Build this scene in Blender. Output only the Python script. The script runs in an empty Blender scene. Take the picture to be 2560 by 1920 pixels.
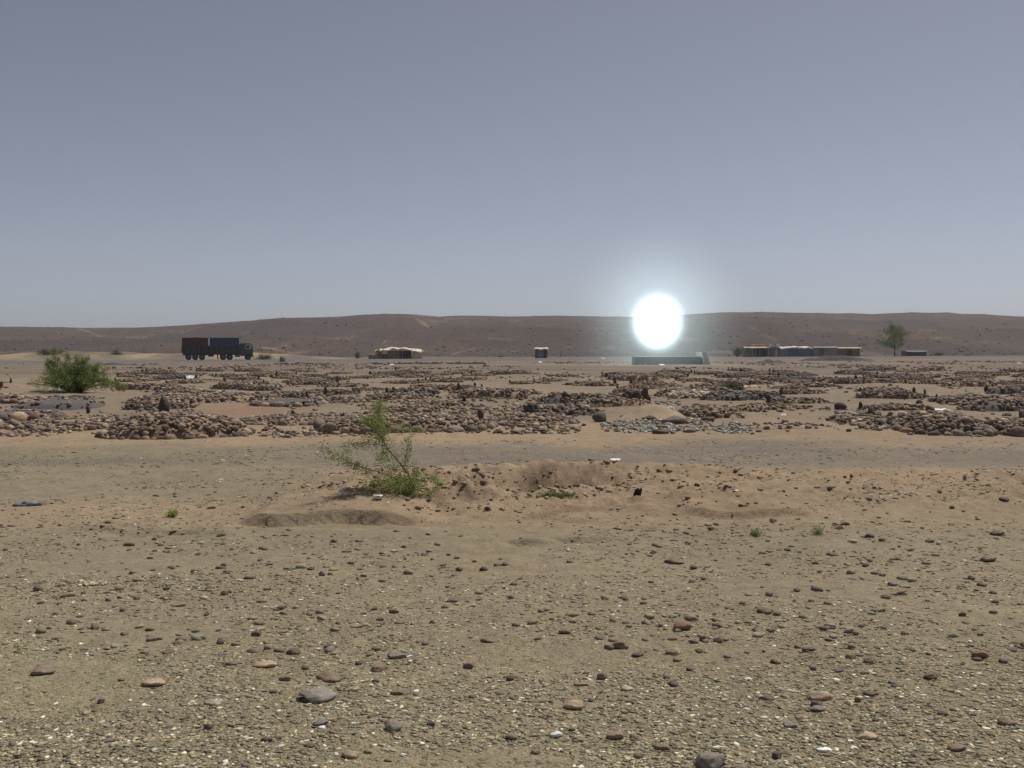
import bpy, bmesh, math, random
import numpy as np
from mathutils import Vector, Matrix
R = math.radians
random.seed(7)
rng = np.random.default_rng(11)
C = bpy.context.scene.collection
SC = bpy.context.scene

# ------------------------------------------------------------------ camera, world, sun, exposure
CAM_H = 1.8
F = 2400.0                                   # focal length in photo pixels (photo is 2560 wide)
PITCH = math.atan(86 / F)                    # looking slightly down
cd = bpy.data.cameras.new('camera'); cam = bpy.data.objects.new('camera', cd); C.objects.link(cam)
cam.location = (0, 0, CAM_H); cam.rotation_euler = (R(90) - PITCH, 0, 0)
cd.sensor_width = 36; cd.lens = 36 * F / 2560; cd.clip_start = 0.1; cd.clip_end = 20000
SC.camera = cam

SUN_EL, SUN_AZ = R(62), R(42)                # high sun, ahead of the camera and to the right
w = bpy.data.worlds.new('World'); SC.world = w; w.use_nodes = True
wn = w.node_tree; bg = wn.nodes['Background']
sky = wn.nodes.new('ShaderNodeTexSky'); sky.sky_type = 'NISHITA'; sky.sun_disc = False
sky.sun_elevation = SUN_EL; sky.sun_rotation = SUN_AZ
sky.altitude = 0; sky.air_density = 0.52; sky.dust_density = 0.7; sky.ozone_density = 2.0
hsv = wn.nodes.new('ShaderNodeHueSaturation'); hsv.inputs['Saturation'].default_value = 0.55
wn.links.new(sky.outputs[0], hsv.inputs['Color'])
tint = wn.nodes.new('ShaderNodeMix'); tint.data_type = 'RGBA'; tint.blend_type = 'MULTIPLY'
tint.inputs['Factor'].default_value = 1.0
tint.inputs['B'].default_value = (0.985, 0.962, 0.96, 1)
wn.links.new(hsv.outputs[0], tint.inputs['A']); wn.links.new(tint.outputs['Result'], bg.inputs[0])
bg.inputs[1].default_value = 0.091

sl = bpy.data.lights.new('sun', 'SUN'); sl.energy = 4.0; sl.angle = R(0.6); sl.color = (1, 0.95, 0.87)
so = bpy.data.objects.new('sun', sl); C.objects.link(so)
sdir = Vector((math.sin(SUN_AZ) * math.cos(SUN_EL), math.cos(SUN_AZ) * math.cos(SUN_EL), math.sin(SUN_EL)))
so.rotation_euler = sdir.to_track_quat('Z', 'Y').to_euler(); so.location = (0, 0, 60)
vs = SC.view_settings; vs.view_transform = 'Standard'; vs.look = 'None'; vs.gamma = 1; vs.exposure = -0.15
vs.use_curve_mapping = False

# ------------------------------------------------------------------ photo pixel -> world helpers
cp, sp = math.cos(PITCH), math.sin(PITCH)
def ray(px, py):
    r, u = px - 1280, 960 - py
    return Vector((r, F * cp + u * sp, -F * sp + u * cp))
def G(px, py, z=0.0):                        # where that sight line meets height z
    v = ray(px, py); k = (z - CAM_H) / v.z
    return Vector((v.x * k, v.y * k, z))
def D(px, py, d):                            # point at distance d ahead
    v = ray(px, py); k = d / v.y
    return Vector((v.x * k, d, CAM_H + v.z * k))
def to_px(x, y, z=0.0):                      # numpy: world -> photo pixel
    zc = z - CAM_H
    f = y * cp - zc * sp; u = y * sp + zc * cp
    f = np.maximum(f, 0.05)
    return 1280 + F * x / f, 960 - F * u / f

# ------------------------------------------------------------------ noise
def _h(ix, iy, s):
    n = (ix.astype(np.int64) * 374761393 + iy.astype(np.int64) * 668265263 + s * 1274126177) & 0xffffffff
    n = ((n ^ (n >> 13)) * 1274126177) & 0xffffffff
    return ((n ^ (n >> 16)) & 0xffff) / 65535.0
def vn(x, y, s=0):
    fx, fy = np.floor(x), np.floor(y); ux, uy = x - fx, y - fy
    ux = ux * ux * (3 - 2 * ux); uy = uy * uy * (3 - 2 * uy)
    a, b = _h(fx, fy, s), _h(fx + 1, fy, s); c, d = _h(fx, fy + 1, s), _h(fx + 1, fy + 1, s)
    return (a + (b - a) * ux) * (1 - uy) + (c + (d - c) * ux) * uy - 0.5
def fbm(x, y, s=0, o=4):
    r = 0; a = 1
    for i in range(o):
        r = r + a * vn(x * 2**i + 17.3 * i, y * 2**i - 9.1 * i, s + i); a *= 0.5
    return r
def ss(a, b, x):
    t = np.clip((x - a) / (b - a), 0, 1); return t * t * (3 - 2 * t)

# ------------------------------------------------------------------ terrain height
RA, RB = np.array([-95.6, 155.0]), np.array([132.0, 240.0])
RL = np.linalg.norm(RB - RA); RD = (RB - RA) / RL
def road_sd(x, y):
    s = ((x - RA[0]) * RD[0] + (y - RA[1]) * RD[1]) / RL
    n = -(x - RA[0]) * RD[1] + (y - RA[1]) * RD[0]
    return s, n
def zroad(s): return -0.16 + 0.46 * np.clip(s, -0.2, 1.2)
def gauss(x, y, cx, cy, sx, sy): return np.exp(-((x - cx) / sx) ** 2 - ((y - cy) / sy) ** 2)
pit = G(1375, 1222); root = G(1035, 1233); lm = G(40, 972); lb = G(190, 972)
c1 = G(1330, 1362); c2 = G(1460, 1352); c3 = G(1180, 1268)
def HT(x, y):
    x = np.asarray(x, float); y = np.asarray(y, float)
    s, n = road_sd(x, y)
    zr = zroad(s)
    z = (zr - 0.32) * ss(-75, -12, n)
    z = z + 0.30 * ss(-8.5, -5, n) * (1 - ss(5, 8.5, n))
    left = 1 - ss(0.18, 0.36, s)
    z = z + left * ss(9, 20, n) * (1 - ss(32, 60, n)) * (1.45 + 0.9 * fbm(x / 9, y / 9, 5, 3))
    z = z + 0.16 * fbm(x / 6.0, y / 6.0, 1, 3) * ss(13, 30, y) * (1 - 0.7 * ss(90, 130, y))
    near = 1 - ss(45, 70, y)
    z = z + 0.05 * fbm(x / 1.6, y / 1.6, 2, 4) * near
    # spoil around the pit
    sp_ = ss(10.0, 11.0, y) * (1 - ss(13.3, 14.6, y)) * ss(-3.6, -1.6, x)
    z = z + sp_ * (0.05 + 0.10 * fbm(x / 0.5, y / 0.5, 21, 5) + 0.06 * np.abs(fbm(x / .16, y / .16, 23, 3)) + 0.05 * (1 - ss(2.6, 5, x)))
    dx, dy = (x - pit.x) / 1.15, (y - pit.y) / 0.95
    r = np.sqrt(dx * dx + dy * dy) + 0.35 * fbm(x / 0.5, y / 0.5, 31, 3)
    z = z - 0.34 * (1 - ss(0.30, 1.05, r)) + 0.03 * np.exp(-((r - 1.1) / 0.28) ** 2)
    z = z + 0.09 * np.exp(-((x - pit.x) / 1.6) ** 2 - ((y - pit.y - 1.15) / 0.35) ** 2)
    z = z - 0.10 * gauss(x, y, root.x - .3, root.y + .15, 0.9, 0.3)
    z = z + 0.10 * gauss(x, y, root.x - .4, root.y - .45, 0.8, 0.28)
    z = z + (0.16 * gauss(x, y, c3.x, c3.y, .42, .32)) * (1 + 1.2 * fbm(x / .2, y / .2, 77, 3))
    # eroded ledges: the ground beyond is a little higher and breaks off towards the camera
    wob = 0.30 * vn(x / 0.6, x * 0 + 3.3, 8) + 0.10 * vn(x / 0.17, x * 0, 9)
    e1 = 9.88 + 0.10 * (x + 2) + wob
    z = z + 0.13 * ss(-0.02, 0.03, y - e1) * (1 - ss(0.4, 2.2, y - e1)) * ss(-2.9, -2.55, x) * (1 - ss(-1.35, -0.75, x))
    e2 = 10.12 + wob
    z = z + 0.07 * ss(-0.02, 0.03, y - e2) * (1 - ss(0.3, 1.5, y - e2)) * ss(1.7, 2.0, x) * (1 - ss(3.0, 3.3, x))
    e3 = 9.35 - 0.08 * (x + 4) + wob
    z = z + 0.035 * ss(-0.02, 0.03, y - e3) * (1 - ss(0.2, 0.8, y - e3)) * ss(-4.6, -4.2, x) * (1 - ss(-2.9, -2.6, x))
    for c, hh, sx in ((c1, .07, .17), (c2, .05, .3)):
        q = (x - c.x) / sx; yy = c.y - 0.10 * (1 - q * q)
        z = z + hh * np.exp(-q * q) * ss(-0.02, 0.03, y - yy) * (1 - ss(0.1, 0.45, y - yy))
    # wheel ruts of the track
    for yr in (15.2, 16.6, 17.3):
        z = z - 0.022 * np.exp(-((y - yr - 0.25 * np.sin(x / 4.0)) / 0.16) ** 2)
    z = z + 0.3 * gauss(x, y, lm.x, lm.y - 1.5, 3.0, 2.0) - 0.08 * gauss(x, y, lb.x, lb.y, 2, 1.2)
    fine = 1 - ss(16, 24, y)
    z = z + 0.03 * fbm(x / .09, y / .09, 27, 2) * np.maximum(fbm(x / .7, y / .6, 28, 2), 0) * ss(9.8, 11, y) * (1 - ss(13.5, 15, y))
    z = z + fine * (0.014 * fbm(x / 0.16, y / 0.16, 40, 3) + 0.012 * np.maximum(fbm(x / .5, y / .35, 50, 3), 0))
    return z
def hz(x, y): return float(HT(np.array([x]), np.array([y]))[0])
def on(px, py, dz=0.0):                      # photo pixel -> point on the terrain
    p = G(px, py)
    for _ in range(4):
        p = G(px, py, hz(p.x, p.y))
    return Vector((p.x, p.y, p.z + dz))

# ------------------------------------------------------------------ mesh helpers
def mk(name, V, Fc, m, parent=None, col=None, smooth=False):
    V = np.asarray(V, np.float32); me = bpy.data.meshes.new(name)
    if isinstance(Fc, np.ndarray):
        k = Fc.shape[1]; n = len(Fc)
        me.vertices.add(len(V)); me.vertices.foreach_set('co', V.ravel())
        me.loops.add(n * k); me.loops.foreach_set('vertex_index', Fc.astype(np.int32).ravel())
        me.polygons.add(n); me.polygons.foreach_set('loop_start', np.arange(0, n * k, k, dtype=np.int32))
        me.update(calc_edges=True)
    else:
        me.from_pydata([tuple(v) for v in V], [], Fc); me.update()
    if smooth: me.polygons.foreach_set('use_smooth', np.ones(len(me.polygons), bool))
    if col is not None:
        a = me.color_attributes.new('Col', 'FLOAT_COLOR', 'POINT')
        cc = np.ones((len(V), 4), np.float32); cc[:, :3] = col; a.data.foreach_set('color', cc.ravel())
    me.materials.append(m)
    o = bpy.data.objects.new(name, me); C.objects.link(o)
    if parent: o.parent = parent
    return o
def tag(o, label, cat=None, group=None, kind=None):
    if label: o['label'] = label
    if cat: o['category'] = cat
    if group: o['group'] = group
    if kind: o['kind'] = kind
    return o
def empty(name, loc, rz=0, s=1):
    o = bpy.data.objects.new(name, None); C.objects.link(o); o.location = loc
    o.rotation_euler = (0, 0, rz); o.scale = (s, s, s) if not hasattr(s, '__len__') else s
    o.empty_display_size = 0.2
    return o
def copy_tree(o, parent=None):
    c = o.copy(); C.objects.link(c); c.parent = parent
    for ch in o.children: copy_tree(ch, c)
    return c
def boxes(L, jit=0.0, rr=None):              # list of (x0,x1,y0,y1,z0,z1) -> verts, faces
    V, Fc = [], []
    for (a, b, c, d, e, f) in L:
        k = len(V)
        for z in (e, f):
            for (x, y) in ((a, c), (b, c), (b, d), (a, d)):
                V.append([x + random.uniform(-jit, jit), y + random.uniform(-jit, jit), z + random.uniform(-jit, jit)])
        Fc += [[k, k+3, k+2, k+1], [k+4, k+5, k+6, k+7], [k, k+1, k+5, k+4], [k+1, k+2, k+6, k+5], [k+2, k+3, k+7, k+6], [k+3, k, k+4, k+7]]
    return V, Fc
def box(name, L, m, parent=None, jit=0.0, bev=0.0):
    if not isinstance(L, list): L = [L]
    V, Fc = boxes(L, jit); o = mk(name, V, Fc, m, parent)
    if bev:
        bm = bmesh.new(); bm.from_mesh(o.data)
        bmesh.ops.bevel(bm, geom=bm.edges[:], offset=bev, segments=1, affect='EDGES'); bm.to_mesh(o.data); bm.free()
    return o
def tube_geo(pts, rads, n=6):
    V, Fc = [], []
    pts = [Vector(p) for p in pts]
    for i, p in enumerate(pts):
        t = (pts[min(i+1, len(pts)-1)] - pts[max(i-1, 0)]).normalized()
        a = t.orthogonal().normalized(); b = t.cross(a)
        for k in range(n):
            an = 2 * math.pi * k / n
            V.append(p + (a * math.cos(an) + b * math.sin(an)) * rads[i])
    for i in range(len(pts) - 1):
        for k in range(n):
            Fc.append([i*n+k, i*n+(k+1) % n, (i+1)*n+(k+1) % n, (i+1)*n+k])
    Fc.append(list(range(n))[::-1]); Fc.append([(len(pts)-1)*n+k for k in range(n)])
    return V, Fc
def tubes(name, L, m, parent=None, n=6):
    V, Fc = [], []
    for pts, rads in L:
        v, f = tube_geo(pts, rads, n); k = len(V); V += v; Fc += [[i + k for i in q] for q in f]
    return mk(name, V, Fc, m, parent, smooth=True)
def cyl_geo(c, axis, r, h, n=20):
    c = Vector(c); ax = Vector(axis).normalized()
    return tube_geo([c - ax * h / 2, c + ax * h / 2], [r, r], n)

# ------------------------------------------------------------------ materials
def mat(name, col, rough=0.9, noise=0.25, scale=8, bump=0.2, attr=False, metal=0.0, spec=0.25):
    m = bpy.data.materials.new(name); m.use_nodes = True; nt = m.node_tree; b = nt.nodes['Principled BSDF']
    b.inputs['Roughness'].default_value = rough; b.inputs['Metallic'].default_value = metal
    b.inputs['Specular IOR Level'].default_value = spec
    tc = nt.nodes.new('ShaderNodeTexCoord'); nz = nt.nodes.new('ShaderNodeTexNoise')
    nz.inputs['Scale'].default_value = scale; nz.inputs['Detail'].default_value = 6; nz.inputs['Roughness'].default_value = .65
    nt.links.new(tc.outputs['Object'], nz.inputs['Vector'])
    mr = nt.nodes.new('ShaderNodeMapRange'); mr.inputs['From Min'].default_value = .3; mr.inputs['From Max'].default_value = .7
    mr.inputs['To Min'].default_value = 1 - noise; mr.inputs['To Max'].default_value = 1 + noise
    nt.links.new(nz.outputs['Fac'], mr.inputs['Value'])
    mx = nt.nodes.new('ShaderNodeMix'); mx.data_type = 'RGBA'; mx.blend_type = 'MULTIPLY'; mx.inputs['Factor'].default_value = 1
    if attr:
        at = nt.nodes.new('ShaderNodeVertexColor'); at.layer_name = 'Col'; nt.links.new(at.outputs[0], mx.inputs['A'])
    else: mx.inputs['A'].default_value = (*col, 1)
    cmb = nt.nodes.new('ShaderNodeCombineColor')
    for k in range(3): nt.links.new(mr.outputs[0], cmb.inputs[k])
    nt.links.new(cmb.outputs[0], mx.inputs['B']); nt.links.new(mx.outputs['Result'], b.inputs['Base Color'])
    if bump:
        bp = nt.nodes.new('ShaderNodeBump'); bp.inputs['Strength'].default_value = bump; bp.inputs['Distance'].default_value = 0.02
        nt.links.new(nz.outputs['Fac'], bp.inputs['Height']); nt.links.new(bp.outputs[0], b.inputs['Normal'])
    return m
M = {}
M['rock'] = mat('rock', (0, 0, 0), .88, .35, 14, .6, attr=True)
M['leaf'] = mat('leaf', (0, 0, 0), .7, .25, 3, 0, attr=True)
nt = M['leaf'].node_tree                     # thin leaves let some light through
b_ = nt.nodes['Principled BSDF']; tr = nt.nodes.new('ShaderNodeBsdfTranslucent'); ms = nt.nodes.new('ShaderNodeMixShader')
ms.inputs[0].default_value = .3; nt.links.new(b_.inputs['Base Color'].links[0].from_socket, tr.inputs[0])
nt.links.new(b_.outputs[0], ms.inputs[1]); nt.links.new(tr.outputs[0], ms.inputs[2])
nt.links.new(ms.outputs[0], nt.nodes['Material Output'].inputs[0])
M['stem'] = mat('stem', (.20, .17, .07), .8, .3, 30)
M['bark'] = mat('bark', (.09, .065, .045), .9, .3, 20)
M['soil'] = mat('soil', (.27, .19, .13), .95, .25, 5, .5)
M['greysoil'] = mat('grey_gravel', (.115, .105, .10), .95, .35, 25, .7)
M['redsoil'] = mat('red_gravel', (.30, .15, .09), .95, .35, 25, .7)
M['asphalt'] = mat('asphalt', (.115, .115, .125), .9, .15, 1.5, .2)
M['tanwood'] = mat('pale_wood', (.60, .45, .28), .85, .25, 8)
M['canvas'] = mat('old_canvas', (.72, .66, .54), .9, .25, 3, .4)
M['white'] = mat('dirty_white', (.78, .79, .80), .6, .15, 4)
M['teal'] = mat('teal_sheet', (.10, .16, .17), .6, .25, 3)
M['bluetarp'] = mat('blue_tarp', (.085, .14, .19), .6, .3, 3)
M['darkcloth'] = mat('dark_cloth', (.05, .045, .045), .95, .3, 3)
M['mud'] = mat('mud_wall', (.20, .145, .105), .95, .25, 2.5, .5)
M['pinkmud'] = mat('faded_plaster', (.27, .235, .24), .95, .15, 2, .3)
M['reddish'] = mat('rusty_cloth', (.24, .11, .08), .9, .25, 3)
M['greyboard'] = mat('grey_board', (.20, .21, .22), .8, .2, 3)
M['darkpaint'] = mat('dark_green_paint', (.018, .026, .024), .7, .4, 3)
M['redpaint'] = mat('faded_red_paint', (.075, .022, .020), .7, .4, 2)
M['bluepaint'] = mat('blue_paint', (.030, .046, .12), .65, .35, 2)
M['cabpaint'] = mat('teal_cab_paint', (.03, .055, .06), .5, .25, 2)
M['palepaint'] = mat('pale_cab_paint', (.34, .42, .42), .5, .2, 2)
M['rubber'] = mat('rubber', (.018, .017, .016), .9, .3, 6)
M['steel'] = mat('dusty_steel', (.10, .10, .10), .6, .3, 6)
M['glass'] = mat('window_glass', (.025, .035, .045), .12, .05, 2, 0, spec=.6)
M['bottle'] = mat('broken_bottle_glass', (0, 0, 0), .45, .2, 9, 0, attr=True, spec=.6)
M['cloth'] = mat('blue_grey_cloth', (.19, .22, .235), .9, .45, 22, .5)
M['greenbag'] = mat('pale_green_plastic', (.34, .42, .39), .45, .25, 12, .3)
M['concrete'] = mat('dark_concrete', (.11, .088, .078), .85, .25, 1.5, .3)
M['palestone'] = mat('pale_plaster', (.34, .30, .26), .9, .2, 2, .3)

# ground material
def ground_mat():
    m = bpy.data.materials.new('desert_ground'); m.use_nodes = True; nt = m.node_tree; N = nt.nodes.new; L = nt.links.new
    b = nt.nodes['Principled BSDF']; b.inputs['Roughness'].default_value = .95; b.inputs['Specular IOR Level'].default_value = .15
    tc = N('ShaderNodeTexCoord'); at = N('ShaderNodeVertexColor'); at.layer_name = 'Col'
    sp3 = N('ShaderNodeSeparateColor'); at2 = N('ShaderNodeVertexColor'); at2.layer_name = 'Zone'; L(at2.outputs[0], sp3.inputs[0])
    def noise(sc, det=5, ro=.6, vec=None):
        n = N('ShaderNodeTexNoise'); n.inputs['Scale'].default_value = sc; n.inputs['Detail'].default_value = det; n.inputs['Roughness'].default_value = ro
        L(vec or tc.outputs['Object'], n.inputs['Vector']); return n
    def rng_(sock, a, b2, c, d):
        r = N('ShaderNodeMapRange'); r.inputs[1].default_value = a; r.inputs[2].default_value = b2; r.inputs[3].default_value = c; r.inputs[4].default_value = d
        L(sock, r.inputs[0]); return r.outputs[0]
    def math_(op, a, b2):
        q = N('ShaderNodeMath'); q.operation = op
        for k, s in enumerate((a, b2)):
            if isinstance(s, (int, float)): q.inputs[k].default_value = s
            else: L(s, q.inputs[k])
        return q.outputs[0]
    def mixc(f, a, b2, bt='MIX'):
        q = N('ShaderNodeMix'); q.data_type = 'RGBA'; q.blend_type = bt
        for s, i in ((f, 'Factor'), (a, 'A'), (b2, 'B')):
            if isinstance(s, (int, float)): q.inputs[i].default_value = s
            elif isinstance(s, tuple): q.inputs[i].default_value = (*s, 1)
            else: L(s, q.inputs[i])
        return q.outputs['Result']
    big = noise(.35, 5, .6); mid = noise(3.0, 6, .7); fin = noise(40, 5, .7)
    col = at.outputs[0]
    g = N('ShaderNodeCombineColor'); v = math_('MULTIPLY', rng_(mid.outputs[0], .3, .7, .84, 1.16), rng_(fin.outputs[0], .3, .7, .85, 1.15))
    m9 = noise(8, 6, .75); v = math_('MULTIPLY', v, rng_(m9.outputs[0], .3, .7, .86, 1.14)); v = math_('MULTIPLY', v, rng_(big.outputs[0], .3, .7, .9, 1.1))
    for k in range(3): L(v, g.inputs[k])
    col = mixc(1.0, col, g.outputs[0], 'MULTIPLY')
    # pebbles pressed into the surface
    hs = []
    for sc, lo, wgt in ((55, .35, 1.0), (24, .62, .9), (110, .25, .8)):
        mp = N('ShaderNodeMapping'); mp.inputs['Scale'].default_value = (1, 1.15, 1); L(tc.outputs['Object'], mp.inputs[0])
        vo = N('ShaderNodeTexVoronoi'); vo.inputs['Scale'].default_value = sc; L(mp.outputs[0], vo.inputs['Vector'])
        sc3 = N('ShaderNodeSeparateColor'); L(vo.outputs['Color'], sc3.inputs[0])
        isst = rng_(sc3.outputs[0], lo, lo + .02, 0, 1)
        edge = rng_(vo.outputs['Distance'], .50, .30, 0, 1)
        f = math_('MULTIPLY', math_('MULTIPLY', isst, edge), math_('MULTIPLY', sp3.outputs[1], wgt))
        cr = N('ShaderNodeValToRGB'); cr.color_ramp.interpolation = 'LINEAR'
        e = cr.color_ramp.elements; e[0].position = 0; e[0].color = (.10, .085, .062, 1); e[1].position = 1; e[1].color = (.62, .58, .44, 1)
        for p_, c_ in ((.3, (.165, .14, .10)), (.55, (.245, .21, .145)), (.78, (.31, .255, .17)), (.93, (.42, .38, .27))):
            q = e.new(p_); q.color = (*c_, 1)
        L(sc3.outputs[1], cr.inputs[0])
        col = mixc(math_('MULTIPLY', f, .85), col, cr.outputs[0]); hs.append(math_('MULTIPLY', f, 12.0 / sc))
    L(col, b.inputs['Base Color'])
    h = math_('ADD', math_('ADD', hs[0], hs[1]), hs[2])
    h = math_('ADD', h, math_('MULTIPLY', fin.outputs[0], .35)); mm = noise(11, 6, .75); h = math_('ADD', h, math_('MULTIPLY', mm.outputs[0], 1.1)); h = math_('ADD', h, math_('MULTIPLY', mid.outputs[0], 1.3))
    bp = N('ShaderNodeBump'); bp.inputs['Strength'].default_value = .8; bp.inputs['Distance'].default_value = .03
    L(h, bp.inputs['Height']); L(bp.outputs[0], b.inputs['Normal'])
    return m

# ------------------------------------------------------------------ ground sheet
rows = [2.4]
while rows[-1] < 58: rows.append(rows[-1] + max(0.006, rows[-1] ** 2 / (960 * 1.8) / 1.35))
while rows[-1] < 262: rows.append(rows[-1] + 1.0)
while rows[-1] < 9000: rows.append(rows[-1] * 1.12)
rows = [-400, -150, -60, -25, -10, -4, -1, 1] + rows
t = list(np.linspace(-.62, .62, 1500)); a = .62
while a < 6: a *= 1.12; t = [-a] + t + [a]
Y = np.array(rows)[:, None]; T = np.array(t)[None, :]
Wd = np.maximum(np.abs(Y), 2.4); X = T * Wd; Yg = Y + 0 * X
Z = HT(X.ravel(), Yg.ravel()).reshape(X.shape); Z[Yg > 600] = -0.3; Z[Yg < 2] = 0
px, py = to_px(X, np.maximum(Yg, 1.0), 0)
nzA = fbm(X / 1.3, Yg / 1.3, 60, 4); nzB = fbm(X / 5, Yg / 5, 61, 3); nzC = fbm(X / .4, Yg / .4, 62, 3)
pyj = py + 14 * nzA * np.clip((py - 874) / 200, 0, 1.6)
sand = np.array([.315, .230, .150]); olive = np.array([.255, .210, .140]); grey = np.array([.195, .165, .135]); fore = np.array([.31, .262, .162])
def mixv(c, k, w): w = np.clip(w, 0, 1)[..., None]; return c * (1 - w) + np.array(k) * w
col = np.ones(X.shape + (3,)) * olive
# foreground
col = mixv(col, [.275, .222, .150], ss(1330, 1440, pyj))
col = mixv(col, fore, ss(1480, 1760, pyj + 60 * nzB))
col = mixv(col, [.30, .235, .155], np.clip(1.6 * nzB + .2 * nzA, 0, .6) * ss(1340, 1400, py))
# spoil and sandy belt
belt = ss(1160, 1185, pyj + 10 * nzC) * (1 - ss(1285, 1345, pyj)) * ss(560, 860, px + 240 * nzB)
col = mixv(col, sand, belt * (.95 - .4 * ss(1750, 2100, px) * ss(1215, 1250, py)))
col = mixv(col, [.20, .135, .09], belt * np.clip(2.4 * fbm(X / .35, Yg / .3, 131, 4) - .25, 0, .75) * np.exp(-((X - pit.x) / 2.2) ** 2))
col = mixv(col, [.32, .235, .155], (1 - ss(620, 900, px)) * ss(1245, 1275, pyj) * (1 - ss(1310, 1340, pyj)) * .7)
# track of grey gravel
trk = ss(1092, 1118, pyj) * (1 - ss(1158, 1176, pyj))
col = mixv(col, grey, trk * (.25 + .75 * ss(300, 1100, px)) * (.75 + .6 * nzA))
col = mixv(col, grey * .93, (1 - ss(300, 700, px)) * ss(1140, 1150, pyj) * (1 - ss(1158, 1170, pyj)) * .8)
# pale sandy ground among the graves
gv = 1 - ss(1085, 1112, pyj); col = mixv(col, [.255, .192, .135], gv * .85)
col = mixv(col, [.205, .158, .12], gv * np.clip(.5 + 1.6 * nzB, 0, 1) * .6)
col = mixv(col, sand, ss(1040, 1075, py) * (1 - ss(1105, 1125, pyj)) * (1 - .4 * ss(1400, 1900, px)))
col = mixv(col, [.275, .155, .10], .7 * np.clip(.7 + 1.2 * nzC, 0, 1.2) * np.exp(-((px - 610) / 95) ** 2 - ((py - 1028) / 13) ** 2) * 1.3)
# far plain, road verge, berm
s_, n_ = road_sd(X, Yg)
col = mixv(col, [.165, .130, .102], (1 - ss(925, 950, py)) * (.85 + nzB))
col = mixv(col, [.15, .135, .125], ss(-14, -7, n_) * (1 - ss(8, 16, n_)))
col = mixv(col, [.33, .25, .155], ss(9, 16, n_) * (1 - ss(40, 60, n_)) * (1 - ss(.2, .36, s_)) * np.clip(.6 + 2.0 * fbm(X / 7, Yg / 7, 66, 3), 0, 1))
col = mixv(col, [.15, .115, .09], ss(12, 40, n_) * ss(.3, .42, s_) * .8)
col = mixv(col, [.14, .105, .085], ss(50, 80, n_))
zone = np.zeros(X.shape + (3,))
zone[..., 1] = np.clip(ss(1520, 1760, py + 130 * nzB + 50 * nzA) * .8 + .35 * trk + .10 + .28 * ss(1330, 1430, py + 60 * nzA) - .5 * belt, 0.04, 1)
nr, nc = X.shape
ii = np.arange(nr * nc).reshape(nr, nc)
Fq = np.stack([ii[:-1, :-1], ii[:-1, 1:], ii[1:, 1:], ii[1:, :-1]], -1).reshape(-1, 4)
V = np.stack([X, Yg, Z], -1).reshape(-1, 3)
gmat = ground_mat()
go = mk('ground', V, Fq, gmat, col=np.clip(col, .02, 1).reshape(-1, 3), smooth=True)
za = go.data.color_attributes.new('Zone', 'FLOAT_COLOR', 'POINT')
zz = np.ones((len(V), 4), np.float32); zz[:, :3] = zone.reshape(-1, 3); za.data.foreach_set('color', zz.ravel())
tag(go, 'dry tan desert ground strewn with gravel', kind='structure')

# road ribbon
rv, rf = [], []
NS = 120
for i in range(NS + 1):
    s = -0.9 + 3.0 * i / NS
    for k, (off, dz) in enumerate(((-3.9, -.06), (-3.6, .035), (0, .075), (3.6, .035), (3.9, -.06))):
        p = RA + RD * RL * s + np.array([-RD[1], RD[0]]) * off
        rv.append([p[0], p[1], float(zroad(np.array(s))) - .02 + dz])
    if i:
        for k in range(4): rf.append([(i-1)*5+k, (i-1)*5+k+1, i*5+k+1, i*5+k])
tag(mk('road', rv, rf, M['asphalt'], smooth=False), 'grey road crossing behind the stone graves', kind='structure')

# ------------------------------------------------------------------ hills
ridge = [(-1500, 822), (-300, 818), (0, 816), (116, 817), (231, 819), (347, 818), (463, 812), (578, 803), (694, 796), (810, 793), (949, 787), (1041, 786),
         (1099, 791), (1157, 788), (1273, 791), (1400, 789), (1490, 791), (1580, 794), (1700, 788), (1800, 782), (1900, 780), (2020, 782), (2080, 784), (2120, 783),
         (2180, 785), (2280, 782), (2340, 783), (2365, 782), (2400, 786), (2450, 786), (2500, 789), (2560, 791), (2900, 796), (4200, 800)]
DR = 900.0
tt = np.concatenate([np.linspace(-2.6, -.6, 60)[:-1], np.linspace(-.6, .6, 900), np.linspace(.6, 2.6, 60)[1:]])
dd = np.concatenate([np.linspace(225, 960, 260), np.linspace(980, 2400, 18)])
zr_ = np.interp(1280 + tt * 2400, [p[0] for p in ridge], [D(1280, p[1], DR).z for p in ridge])
Td, Dd = np.meshgrid(tt, dd); Xh = Td * Dd
u = (Dd - 250) / (DR - 250)
prof = np.where(u < 0, u * .1, .50 * ss(0, 1.0, u) + .50 * np.clip(u, 0, 1) ** 1.2) * np.where(u > 1, np.clip(1 - (u - 1) * .35, 0, 1), 1)
env = np.clip(u * 4, 0, 1) * np.clip((1.0 - u) * 2.6, .04, 1)
Zh = zr_[None, :] * prof - .6 + env * (6 * fbm(Xh / 120, Dd / 90, 70, 3) + 3.4 * np.abs(fbm(Xh / 38, Dd / 55, 71, 4)) + .8 * fbm(Xh / 12, Dd / 12, 72, 3)) * (zr_[None, :] / 35)
Zh = Zh + .35 * fbm(Xh / 14, Dd / 14, 74, 3) * np.clip(u * 4, 0, 1)
n1 = fbm(Xh / 60, Dd / 120, 75, 4); n2 = fbm(Xh / 9, Dd / 25, 76, 4)
hc = np.ones(Xh.shape + (3,)) * np.array([.064, .046, .040])
hc = mixv(hc, [.098, .068, .050], np.clip(.25 + 1.5 * n1, 0, 1))
hc = mixv(hc, [.19, .14, .10], np.clip((n2 + .6 * n1 - .5) * 4, 0, .4) * (1 - ss(.75, .95, u)))
hc = mixv(hc, [.20, .145, .10], np.clip((fbm(Xh / 22, Dd / 60, 79, 4) - .42) * 6, 0, .5) * (1 - ss(.8, .95, u)))
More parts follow.
